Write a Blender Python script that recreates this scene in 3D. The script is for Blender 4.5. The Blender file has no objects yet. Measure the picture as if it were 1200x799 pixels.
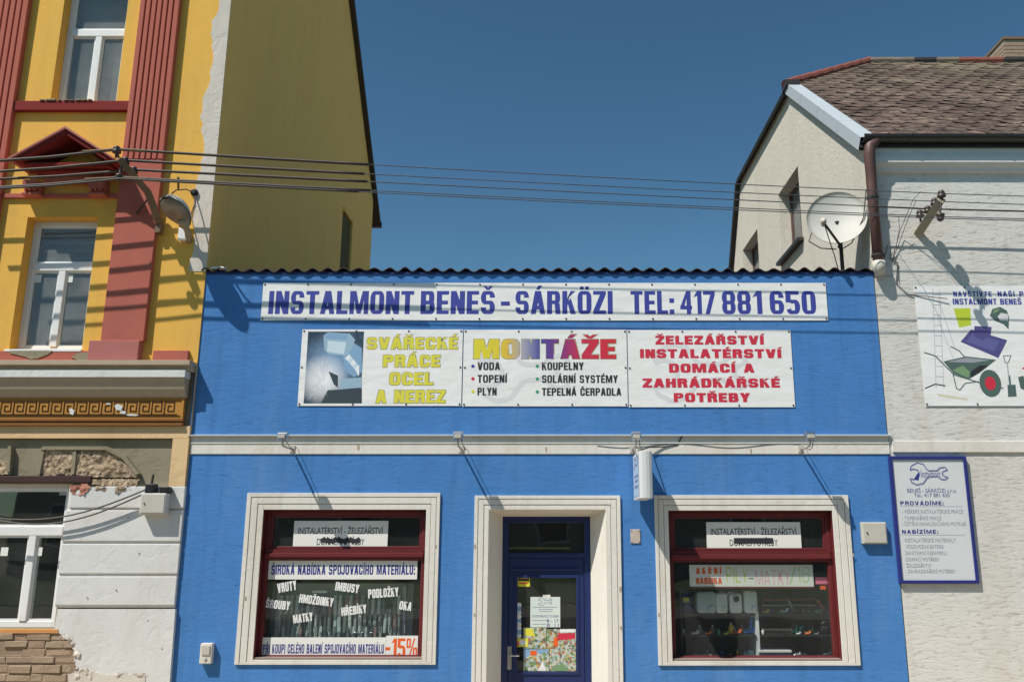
import bpy, math, random
from mathutils import Vector, noise as mnoise
random.seed(7)
R = math.radians
scene = bpy.context.scene
col = scene.collection

# ------------------------------------------------------------------ camera
F, CX, CY, D, PITCH, EYE = 1000.0, 645.0, 399.5, 9.5, R(12.7), 2.45   # in pixels of the 1200 px wide photograph
cam_d = bpy.data.cameras.new('camera')
cam = bpy.data.objects.new('camera', cam_d); col.objects.link(cam)
cam.location = (0, -D, EYE); cam.rotation_euler = (R(90) + PITCH, 0, 0)
cam_d.sensor_width = 36.0; cam_d.lens = F / 1200 * 36.0
cam_d.shift_x = (600 - CX) / 1200.0
cam_d.clip_end = 2000
scene.camera = cam

# ------------------------------------------------------------------ light
TO_SUN = Vector((-1.18, -1.0, 2.17)).normalized()
world = bpy.data.worlds.new('World'); scene.world = world; world.use_nodes = True
wn = world.node_tree.nodes; wl = world.node_tree.links
sky = wn.new('ShaderNodeTexSky'); sky.sky_type = 'NISHITA'; sky.sun_disc = False
sky.sun_elevation = math.asin(TO_SUN.z); sky.sun_rotation = math.atan2(TO_SUN.x, TO_SUN.y) % (2 * math.pi)
sky.altitude = 250; sky.air_density = 1.0; sky.dust_density = 0.6; sky.ozone_density = 1.6
bg = wn['Background']; bg.inputs['Strength'].default_value = 0.064
gam = wn.new('ShaderNodeGamma'); gam.inputs['Gamma'].default_value = 1.25          # the camera's own contrast and white balance
tint = wn.new('ShaderNodeMix'); tint.data_type = 'RGBA'; tint.blend_type = 'MULTIPLY'; tint.inputs[0].default_value = 1.0
tint.inputs[7].default_value = (.69, .96, .9, 1)
wl.new(sky.outputs[0], gam.inputs['Color']); wl.new(gam.outputs[0], tint.inputs[6]); wl.new(tint.outputs[2], bg.inputs['Color'])
sun_d = bpy.data.lights.new('sun', 'SUN'); sun_d.energy = 4.6; sun_d.angle = R(0.53); sun_d.color = (1.0, 0.95, 0.88)
sun = bpy.data.objects.new('sun', sun_d); col.objects.link(sun); sun.location = (-12, -10, 22)
sun.rotation_euler = (-TO_SUN).to_track_quat('-Z', 'Y').to_euler()
scene.view_settings.view_transform = 'Standard'; scene.view_settings.look = 'None'
scene.view_settings.gamma = 1.0; scene.view_settings.exposure = 0.15
scene.view_settings.use_curve_mapping = False

# ------------------------------------------------------------------ placing helpers (survey of the place from the photograph)
SP, CP = math.sin(PITCH), math.cos(PITCH)
def ray(u, v):
    a = (u - CX) / F; b = (CY - v) / F
    return a, CP - b * SP, SP + b * CP
def P(u, v, y=0.0):
    a, dy, dz = ray(u, v); t = (D + y) / dy
    return Vector((a * t, y, EYE + dz * t))
def PX(u, v, x):
    a, dy, dz = ray(u, v); t = x / a
    return Vector((x, -D + dy * t, EYE + dz * t))
def RC(uL, vT, uR, vB, y=0.0):
    vm = (vT + vB) / 2; um = (uL + uR) / 2
    return P(uL, vm, y).x, P(uR, vm, y).x, P(um, vB, y).z, P(um, vT, y).z

# ------------------------------------------------------------------ mesh helpers
WL = {}
class MB:
    def __init__(s): s.v = []; s.f = []
    def face(s, pts):
        n = len(s.v); s.v += [tuple(p) for p in pts]; s.f.append(tuple(range(n, n + len(pts))))
    def box(s, x0, x1, y0, y1, z0, z1):
        n = len(s.v)
        s.v += [(x0,y0,z0),(x1,y0,z0),(x1,y1,z0),(x0,y1,z0),(x0,y0,z1),(x1,y0,z1),(x1,y1,z1),(x0,y1,z1)]
        s.f += [tuple(n+i for i in q) for q in ((0,1,5,4),(1,2,6,5),(2,3,7,6),(3,0,4,7),(4,5,6,7),(3,2,1,0))]
    def prism(s, poly, y0, y1):              # poly in (x, z), seen from -y counter-clockwise
        k = len(poly); n = len(s.v)
        s.v += [(x, y0, z) for x, z in poly] + [(x, y1, z) for x, z in poly]
        s.f.append(tuple(n + i for i in range(k))); s.f.append(tuple(n + k + i for i in reversed(range(k))))
        for i in range(k):
            j = (i + 1) % k; s.f.append((n + j, n + i, n + k + i, n + k + j))
    def extx(s, prof, x0, x1, cap=True):     # prof in (y, z), open loop closed round
        k = len(prof); n = len(s.v)
        s.v += [(x0, y, z) for y, z in prof] + [(x1, y, z) for y, z in prof]
        for i in range(k):
            j = (i + 1) % k; s.f.append((n + i, n + j, n + k + j, n + k + i))
        if cap: s.f.append(tuple(n + i for i in reversed(range(k)))); s.f.append(tuple(n + k + i for i in range(k)))
    def tube(s, pts, r, k=8):
        pts = [Vector(p) for p in pts]; rs = r if isinstance(r, (list, tuple)) else [r] * len(pts)
        n0 = len(s.v); prev = None
        for i, p in enumerate(pts):
            t = (pts[min(i+1, len(pts)-1)] - pts[max(i-1, 0)]).normalized()
            if prev is None:
                a = t.cross(Vector((0, 0, 1)))
                if a.length < .05: a = t.cross(Vector((0, 1, 0)))
            else: a = prev - t * prev.dot(t)
            a.normalize(); prev = a; b = t.cross(a)
            for j in range(k):
                an = 2 * math.pi * j / k
                s.v.append(tuple(p + (a * math.cos(an) + b * math.sin(an)) * rs[i]))
        for i in range(len(pts) - 1):
            for j in range(k):
                q = (j + 1) % k
                s.f.append((n0 + i*k + j, n0 + i*k + q, n0 + (i+1)*k + q, n0 + (i+1)*k + j))
        s.f.append(tuple(n0 + j for j in reversed(range(k)))); s.f.append(tuple(n0 + (len(pts)-1)*k + j for j in range(k)))
    def lathe(s, prof, c, axis=(0, 0, 1), k=12):     # prof: (radius, height)
        ax = Vector(axis).normalized(); a = ax.cross(Vector((0, 1, 0)))
        if a.length < .05: a = ax.cross(Vector((1, 0, 0)))
        a.normalize(); b = ax.cross(a); c = Vector(c); n0 = len(s.v)
        for r, h in prof:
            for j in range(k):
                an = 2 * math.pi * j / k
                s.v.append(tuple(c + ax * h + (a * math.cos(an) + b * math.sin(an)) * max(r, 1e-4)))
        for i in range(len(prof) - 1):
            for j in range(k):
                q = (j + 1) % k
                s.f.append((n0 + i*k + j, n0 + i*k + q, n0 + (i+1)*k + q, n0 + (i+1)*k + j))
        s.f.append(tuple(n0 + j for j in reversed(range(k)))); s.f.append(tuple(n0 + (len(prof)-1)*k + j for j in range(k)))
    def holes(s, x0, x1, z0, z1, y, hs, depth):      # sheet facing -y with openings and their reveals
        xs = sorted({x0, x1, *[h[0] for h in hs], *[h[1] for h in hs]}); zs = sorted({z0, z1, *[h[2] for h in hs], *[h[3] for h in hs]})
        xs = [x for x in xs if x0 <= x <= x1]; zs = [z for z in zs if z0 <= z <= z1]
        for i in range(len(xs) - 1):
            for j in range(len(zs) - 1):
                cx, cz = (xs[i] + xs[i+1]) / 2, (zs[j] + zs[j+1]) / 2
                if any(h[0] < cx < h[1] and h[2] < cz < h[3] for h in hs): continue
                s.face([(xs[i],y,zs[j]),(xs[i+1],y,zs[j]),(xs[i+1],y,zs[j+1]),(xs[i],y,zs[j+1])])
        for a, b, c, d in hs:
            c2 = max(c, z0); d2 = min(d, z1); Y = y + depth
            s.face([(a,y,c2),(a,y,d2),(a,Y,d2),(a,Y,c2)]); s.face([(b,y,d2),(b,y,c2),(b,Y,c2),(b,Y,d2)])
            if d <= z1: s.face([(a,y,d),(b,y,d),(b,Y,d),(a,Y,d)])
            if c >= z0: s.face([(b,y,c),(a,y,c),(a,Y,c),(b,Y,c)])
    def build(s, name, m, parent=None, smooth=False, bevel=0.0, center=False):
        xs, ys, zs = zip(*s.v)
        o0 = Vector(((min(xs)+max(xs))/2, (min(ys)+max(ys))/2, (min(zs)+max(zs))/2 if center else min(zs)))
        me = bpy.data.meshes.new(name)
        me.from_pydata([(x-o0.x, y-o0.y, z-o0.z) for x, y, z in s.v], [], s.f); me.update()
        if smooth: me.polygons.foreach_set('use_smooth', [True] * len(me.polygons))
        me.materials.append(m)
        o = bpy.data.objects.new(name, me); col.objects.link(o)
        WL[o] = o0
        if parent is not None: o.parent = parent; o.location = o0 - WL[parent]
        else: o.location = o0
        if bevel:
            md = o.modifiers.new('bevel', 'BEVEL'); md.width = bevel; md.segments = 2; md.limit_method = 'ANGLE'; md.angle_limit = R(40)
        return o
def tag(o, label, cat, group=None):
    o['label'] = label; o['category'] = cat
    if group: o['group'] = group
    return o
def thing(name, label, cat, loc, group=None):
    o = bpy.data.objects.new(name, None); col.objects.link(o); o.location = loc; o.empty_display_size = .1
    WL[o] = Vector(loc); return tag(o, label, cat, group)
def copy_tree(o, loc, label=None, parent=None):
    c = o.copy(); col.objects.link(c); c.parent = parent
    if parent is None: c.location = loc
    if label: c['label'] = label
    for ch in [q for q in o.children]: copy_tree(ch, None, None, c)
    return c
def piece(name, m, parent, *boxes, bevel=0.0):
    mb = MB()
    for b in boxes: mb.box(*b)
    return mb.build(name, m, parent, bevel=bevel)

# ------------------------------------------------------------------ materials
def lin(c): 
    c /= 255.0
    return c / 12.92 if c <= .04045 else ((c + .055) / 1.055) ** 2.4
KEY = 0.92
def S(r, g, b, k=KEY): return tuple(min(lin(x) / k, .9) for x in (r, g, b))
class N:
    def __init__(s, name):
        s.m = bpy.data.materials.new(name); s.m.use_nodes = True
        s.t = s.m.node_tree; s.b = s.t.nodes['Principled BSDF']; s.out = s.t.nodes['Material Output']
    def n(s, typ, **kw):
        nd = s.t.nodes.new(typ)
        for k, v in kw.items():
            if k.startswith('i_'): nd.inputs[k[2:].replace('_', ' ')].default_value = v
            else: setattr(nd, k, v)
        return nd
    def l(s, a, b): s.t.links.new(a, b)
    def pos(s, scale=(1, 1, 1), obj=False):
        src = s.n('ShaderNodeTexCoord').outputs['Object'] if obj else s.n('ShaderNodeNewGeometry').outputs['Position']
        mp = s.n('ShaderNodeMapping'); mp.inputs['Scale'].default_value = scale; s.l(src, mp.inputs['Vector']); return mp.outputs[0]
    def noise(s, vec, scale, detail=4, rough=.55):
        nd = s.n('ShaderNodeTexNoise'); nd.inputs['Scale'].default_value = scale; nd.inputs['Detail'].default_value = detail
        nd.inputs['Roughness'].default_value = rough; s.l(vec, nd.inputs['Vector']); return nd.outputs['Fac']
    def ramp(s, fac, stops, interp='LINEAR'):
        nd = s.n('ShaderNodeValToRGB'); cr = nd.color_ramp; cr.interpolation = interp
        while len(cr.elements) < len(stops): cr.elements.new(.5)
        for e, (p, c) in zip(cr.elements, stops): e.position = p; e.color = (*c, 1) if len(c) == 3 else c
        s.l(fac, nd.inputs['Fac']); return nd.outputs['Color']
    def mix(s, fac, a, b, mode='MIX'):
        nd = s.n('ShaderNodeMix', data_type='RGBA', blend_type=mode)
        for inp, v in ((nd.inputs[0], fac), (nd.inputs[6], a), (nd.inputs[7], b)):
            if isinstance(v, (int, float)): inp.default_value = v
            elif isinstance(v, tuple): inp.default_value = (*v, 1) if len(v) == 3 else v
            else: s.l(v, inp)
        return nd.outputs[2]
    def bump(s, h, strength, dist=.01, prev=None):
        nd = s.n('ShaderNodeBump'); nd.inputs['Strength'].default_value = strength; nd.inputs['Distance'].default_value = dist
        s.l(h, nd.inputs['Height'])
        if prev is not None: s.l(prev, nd.inputs['Normal'])
        s.l(nd.outputs[0], s.b.inputs['Normal']); return nd.outputs[0]
    def set(s, color=None, rough=.8, metal=0, spec=.3):
        if isinstance(color, tuple): s.b.inputs['Base Color'].default_value = (*color, 1)
        elif color is not None: s.l(color, s.b.inputs['Base Color'])
        s.b.inputs['Roughness'].default_value = rough; s.b.inputs['Metallic'].default_value = metal
        s.b.inputs['Specular IOR Level'].default_value = spec; return s.m
def dk(c, k): return tuple(x * k for x in c)
def plain(name, c, rough=.6, metal=0, var=.12, scale=9, spec=.35, bump=0.0, bscale=60):
    w = N(name); p = w.pos(); f = w.noise(p, scale)
    colr = w.mix(f, dk(c, 1 - var), tuple(min(x * (1 + var), .95) for x in c))
    if bump: w.bump(w.noise(p, bscale, 3), bump, .004)
    return w.set(colr, rough, metal, spec)
def stucco(name, c, var=.1, dabs=0.5, dabscale=(9, 9, 42), dirt=None, grain=.35, dark=None, dthr=(.35, .5), streak=0.0):
    """painted plaster: broad mottling, trowel dabs stretched along the wall, fine grain, weather stains"""
    w = N(name); p = w.pos()
    a = w.noise(p, .9, 5)
    wp_ = w.n('ShaderNodeVectorMath', operation='MULTIPLY_ADD'); nz = w.n('ShaderNodeTexNoise'); nz.inputs['Scale'].default_value = 3.0; w.l(p, nz.inputs['Vector'])
    w.l(nz.outputs['Color'], wp_.inputs[0]); wp_.inputs[1].default_value = (1.6, 1.6, 3.2); w.l(w.pos(dabscale), wp_.inputs[2])
    b = w.noise(wp_.outputs[0], 1.0, 5, .7)
    colr = w.mix(a, dk(c, 1 - var), tuple(min(x * (1 + var), .93) for x in c))
    colr = w.mix(w.ramp(w.noise(p, 5.5, 5, .65), [(.42, (0, 0, 0)), (.75, (.35, .35, .35))]), colr, dk(c, 1 - var * 1.6))
    if dark is not None: colr = w.mix(w.ramp(b, [(dthr[0], (1, 1, 1)), (dthr[1], (0, 0, 0))]), colr, dark)
    if dirt is not None:
        d = w.noise(w.pos((1.6, 1.6, .5)), 1.1, 6, .7)
        colr = w.mix(w.ramp(d, [(.5, (0, 0, 0)), (.78, (.75, .75, .75))]), colr, dirt)
    if streak:
        st = w.noise(w.pos((7, 7, .35)), 1.0, 4, .6)
        colr = w.mix(w.ramp(st, [(.52, (0, 0, 0)), (.8, (streak, streak, streak))]), colr, dk(c, .55))
    n1 = w.bump(w.ramp(b, [(.3, (0, 0, 0)), (.5, (.8, .8, .8)), (.75, (1, 1, 1))]), dabs, .02); w.bump(w.noise(p, 130, 3), grain, .004, n1)
    return w.set(colr, .88, 0, .15)
M = {}
BLUE = S(74, 126, 186)
M['blue'] = stucco('blue_stucco', BLUE, .17, .17, (7, 7, 26), dirt=S(96, 138, 186), dark=dk(BLUE, .8), dthr=(.3, .42), grain=.5, streak=.42)
M['yellow'] = stucco('yellow_plaster', S(227, 177, 85), .05, .08, (3, 3, 5), dirt=S(196, 158, 88), grain=.2, streak=.15)
M['ochre_side'] = stucco('ochre_side_plaster', S(252, 190, 112), .07, .1, (3, 3, 5), dirt=S(236, 180, 108), grain=.4, streak=.18)
M['pink'] = stucco('old_pink_paint', S(176, 100, 86), .07, .08, (3, 3, 4), dirt=S(156, 96, 86), grain=.2)
M['pinklight'] = stucco('faded_and_sunlit_pink', S(174, 110, 104), .07, .08, (3, 3, 4), grain=.2)
M['pinkdark'] = stucco('dark_red_paint', S(128, 48, 46), .07, .05, (3, 3, 4), grain=.1)
M['whiteplaster'] = stucco('white_plaster', S(210, 209, 205), .08, .2, (6, 6, 6), dirt=S(192, 190, 182), grain=.3)
M['rough'] = stucco('rough_cream_plaster', S(210, 207, 200), .09, .3, (8, 8, 30), dirt=S(192, 186, 172), grain=.5, dark=S(170, 164, 152), dthr=(.3, .44), streak=.3)
M['gable'] = stucco('gable_roughcast', S(208, 202, 188), .07, .4, (34, 34, 20), dirt=S(192, 184, 168), grain=.8, dark=S(182, 174, 158), dthr=(.3, .42))
M['cream'] = stucco('cream_paint', S(217, 212, 202), .06, .15, (5, 5, 5), dirt=S(192, 182, 164), grain=.2, streak=.4)
M['patch'] = stucco('bare_plaster_stripe', S(206, 198, 186), .07, .3, (6, 6, 3), dirt=S(180, 170, 158), grain=.4)
M['olive'] = stucco('grey_olive_plaster', S(142, 134, 112), .09, .3, (5, 5, 5), dirt=S(120, 112, 92), grain=.5)
M['sandstrip'] = stucco('sand_plaster', S(216, 184, 140), .06, .2, (4, 4, 6), dirt=S(190, 155, 115), grain=.3)
M['lump'] = stucco('broken_plaster', S(190, 168, 140), .15, 1.0, (22, 22, 22), dirt=S(150, 128, 104), grain=1.0, dark=S(120, 102, 84), dthr=(.34, .44))
M['ochrefrieze'] = plain('ochre_frieze', S(176, 124, 52), .75, var=.12)
M['meander'] = plain('meander_brown', S(66, 40, 18), .8, var=.2)
M['soffit'] = plain('weathered_cornice', S(172, 156, 132), .85, var=.12)
M['lintel'] = plain('dark_iron_lintel', S(62, 42, 40), .8, var=.3, scale=20)
M['mortar'] = plain('old_mortar', S(140, 120, 100), .95, var=.3, scale=30, bump=.6)
def brickmat():
    w = N('old_brick'); inf = w.n('ShaderNodeObjectInfo'); p = w.pos()
    c = w.ramp(inf.outputs['Random'], [(0, S(152, 128, 110)), (.3, S(134, 112, 94)), (.55, S(162, 142, 120)), (.8, S(128, 98, 84)), (1, S(168, 136, 112))])
    c = w.mix(w.noise(p, 25, 5, .7), c, S(172, 152, 130)); w.bump(w.noise(p, 45, 5, .7), 1.0, .012)
    return w.set(c, .92, 0, .1)
M['brick'] = brickmat()
M['palebrick'] = plain('pale_chimney_brick', S(152, 132, 114), .9, var=.15, scale=8, bump=.5)
M['whitepvc'] = plain('white_window_frame', S(222, 222, 220), .4, var=.05)
M['greyframe'] = plain('grey_window_jamb', S(150, 150, 144), .7, var=.1)
M['maroon'] = plain('maroon_wood', S(102, 40, 42), .45, var=.15, spec=.4)
M['navy'] = plain('navy_door_paint', S(36, 48, 92), .4, var=.1, spec=.4)
M['darkmetal'] = plain('dark_painted_metal', S(52, 48, 46), .5, var=.2, spec=.4)
M['gutter'] = plain('black_gutter', S(48, 46, 46), .4, var=.2, spec=.5)
M['pipe'] = plain('brown_downpipe', S(92, 66, 62), .5, var=.2, spec=.4)
M['rustbeam'] = plain('grey_brown_beam', S(118, 98, 78), .8, var=.25, scale=30)
M['stonebeam'] = plain('grey_beam', S(150, 142, 122), .85, var=.2, scale=30)
M['galv'] = plain('zinc_sheet', S(172, 180, 184), .5, metal=.0, var=.08)
M['silver'] = plain('aluminium', (.62, .62, .62), .3, metal=1, var=.08)
M['lampgrey'] = plain('lamp_grey', S(186, 180, 168), .5, var=.12)
M['plastic'] = plain('grey_box_plastic', S(188, 184, 172), .55, var=.06)
M['lightbox'] = plain('pale_lightbox', S(204, 206, 204), .45, var=.04)
M['black'] = plain('black_rubber', S(32, 32, 34), .5, var=.2)
M['porcelain'] = plain('dark_porcelain', S(70, 58, 54), .35, var=.2, spec=.5)
M['cable'] = plain('cable_sheath', S(66, 58, 54), .55, var=.25, scale=5)
M['wire'] = plain('bare_wire', S(78, 82, 88), .6, var=.1)
M['vinyl'] = plain('white_vinyl', S(224, 223, 216), .5, var=.03, scale=2)
def vinylmat():
    w = N('banner_vinyl'); p = w.pos(); c = w.mix(w.noise(p, 1.7, 4), S(226, 224, 217), S(240, 239, 234))
    w.bump(w.noise(w.pos((1.3, 1, 2.6)), 2.0, 3, .5), .22, .05); return w.set(c, .42, 0, .35)
M['banner'] = vinylmat()
def pr(name, r, g, b): 
    M[name] = plain('print_' + name, S(r, g, b), .5, var=.05, scale=3); return M[name]
pr('p_blue', 62, 70, 150); pr('p_red', 200, 52, 70); pr('p_yellow', 216, 208, 68); pr('p_black', 50, 50, 52)
pr('p_grey', 176, 178, 186); pr('p_green', 70, 150, 110); pr('p_orange', 226, 96, 40); pr('p_outline', 164, 160, 120)
pr('p_white', 226, 226, 222); pr('p_navy', 52, 56, 128); pr('p_faint', 213, 213, 212); pr('p_softblue', 120, 124, 160)
pr('p_pinknote', 226, 120, 150); pr('p_limegreen', 186, 202, 60); pr('p_darkgreen', 82, 102, 96); pr('p_wood', 206, 202, 170)
pr('p_grass', 120, 150, 110); pr('p_softgreen', 176, 206, 150); pr('p_softpink', 226, 170, 180)
def glassmat(name, tint=(.965, .98, .97), refl=.05, dirt=.035):
    w = N(name); t = w.t
    tr = w.n('ShaderNodeBsdfTransparent'); tr.inputs['Color'].default_value = (*tint, 1)
    gl = w.n('ShaderNodeBsdfGlossy'); gl.inputs['Roughness'].default_value = .015; gl.inputs['Color'].default_value = (.95, .97, 1, 1)
    lw_ = w.n('ShaderNodeLayerWeight'); pw = w.n('ShaderNodeMath', operation='POWER'); w.l(lw_.outputs['Facing'], pw.inputs[0]); pw.inputs[1].default_value = 5.0
    fr = w.n('ShaderNodeMath', operation='MULTIPLY_ADD'); w.l(pw.outputs[0], fr.inputs[0]); fr.inputs[1].default_value = .9; fr.inputs[2].default_value = refl   # Schlick, per face
    bp = w.n('ShaderNodeBump'); bp.inputs['Strength'].default_value = .05; bp.inputs['Distance'].default_value = .05
    w.l(w.noise(w.pos(), 1.6, 2), bp.inputs['Height']); w.l(bp.outputs[0], gl.inputs['Normal'])
    mx = w.n('ShaderNodeMixShader'); w.l(fr.outputs[0], mx.inputs[0]); w.l(tr.outputs[0], mx.inputs[1]); w.l(gl.outputs[0], mx.inputs[2])
    df = w.n('ShaderNodeBsdfDiffuse'); df.inputs['Color'].default_value = (.6, .62, .6, 1)      # dust film
    m2 = w.n('ShaderNodeMixShader'); w.l(w.ramp(w.noise(w.pos(), 2.2, 5, .7), [(.3, (dirt*.5,)*3), (.8, (dirt*1.6,)*3)]), m2.inputs[0])
    w.l(mx.outputs[0], m2.inputs[1]); w.l(df.outputs[0], m2.inputs[2]); w.l(m2.outputs[0], w.out.inputs['Surface'])
    t.nodes.remove(w.b); return w.m
M['glass'] = glassmat('window_glass', dirt=.022)
M['oldglass'] = glassmat('dusty_greyed_glass', (.72, .74, .73), dirt=.16)  # dust film thickened to grey the blue sky reflection
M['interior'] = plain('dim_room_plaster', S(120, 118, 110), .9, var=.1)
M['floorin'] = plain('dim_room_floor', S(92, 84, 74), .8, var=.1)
M['curtain'] = plain('grey_blind', S(170, 172, 176), .8, var=.1)
ORD = ('first', 'second', 'third', 'fourth', 'fifth', 'sixth', 'seventh', 'eighth', 'ninth', 'tenth', 'eleventh', 'twelfth', 'thirteenth', 'fourteenth', 'fifteenth', 'sixteenth', 'seventeenth', 'eighteenth', 'nineteenth', 'twentieth', 'twenty first', 'twenty second', 'twenty third', 'twenty fourth', 'twenty fifth', 'twenty sixth', 'twenty seventh')
M['panel'] = plain('display_panel', S(150, 164, 156), .8, var=.1)

# ------------------------------------------------------------------ lettering
def rr(x0, y0, x1, y1, rad, Sx, T, pred=None):
    """outline ring with stroke Sx / T and a radius for each corner (bl, br, tr, tl) -> quads"""
    w, h = x1 - x0, y1 - y0; pairs = []
    cs = [(x0, y0, 180, 1, 1), (x1, y0, 270, -1, 1), (x1, y1, 0, -1, -1), (x0, y1, 90, 1, -1)]
    corner = []
    for (cx, cy, a0, sx, sy), r in zip(cs, rad):
        r = min(r, w / 2, h / 2); lst = []
        rix, riy = max(r - Sx, 0.012 if r else 0), max(r - T, 0.012 if r else 0)
        steps = 5 if r else 1
        for i in range(steps):
            a = R(a0 + (90 * i / (steps - 1) if steps > 1 else 45)); c, s_ = math.cos(a), math.sin(a)
            if r: lst.append(((cx + sx*r + r*c, cy + sy*r + r*s_), (cx + sx*(Sx + rix) + rix*c, cy + sy*(T + riy) + riy*s_)))
            else: lst.append(((cx, cy), (cx + sx*Sx, cy + sy*T)))
        corner.append(lst)
    for k in range(4):
        pairs += corner[k]; a, b = corner[k][-1], corner[(k+1) % 4][0]
        for i in range(1, 8):
            q = i / 8; pairs.append(tuple((a[m][0] + (b[m][0]-a[m][0])*q, a[m][1] + (b[m][1]-a[m][1])*q) for m in (0, 1)))
    out = []
    for i in range(len(pairs)):
        (o1, i1), (o2, i2) = pairs[i], pairs[(i+1) % len(pairs)]
        cx = (o1[0]+o2[0]+i1[0]+i2[0]) / 4; cy = (o1[1]+o2[1]+i1[1]+i2[1]) / 4
        if pred is None or pred(cx, cy): out.append([o1, o2, i2, i1])
    return [out]
DIA = {'Á':('A','a'),'É':('E','a'),'Í':('I','a'),'Ý':('Y','a'),'Ú':('U','a'),'Š':('S','c'),'Č':('C','c'),'Ř':('R','c'),'Ž':('Z','c'),'Ě':('E','c'),'Ö':('O','d'),'Ů':('U','r')}
def gw(c):
    b = DIA.get(c, (c,))[0]
    return {'I': None, '1': .7, 'M': 1.4, 'W': 1.4, ' ': .55, ':': None, '.': None, '-': .62, '%': 1.35, 'A': 1.08, 'V': 1.06, 'O': 1.03, 'L': .84, 'E': .86, 'F': .84, 'T': .96, 'Y': 1.04, 'J': .8, 'Z': .94}.get(b, 1.0)
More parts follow.
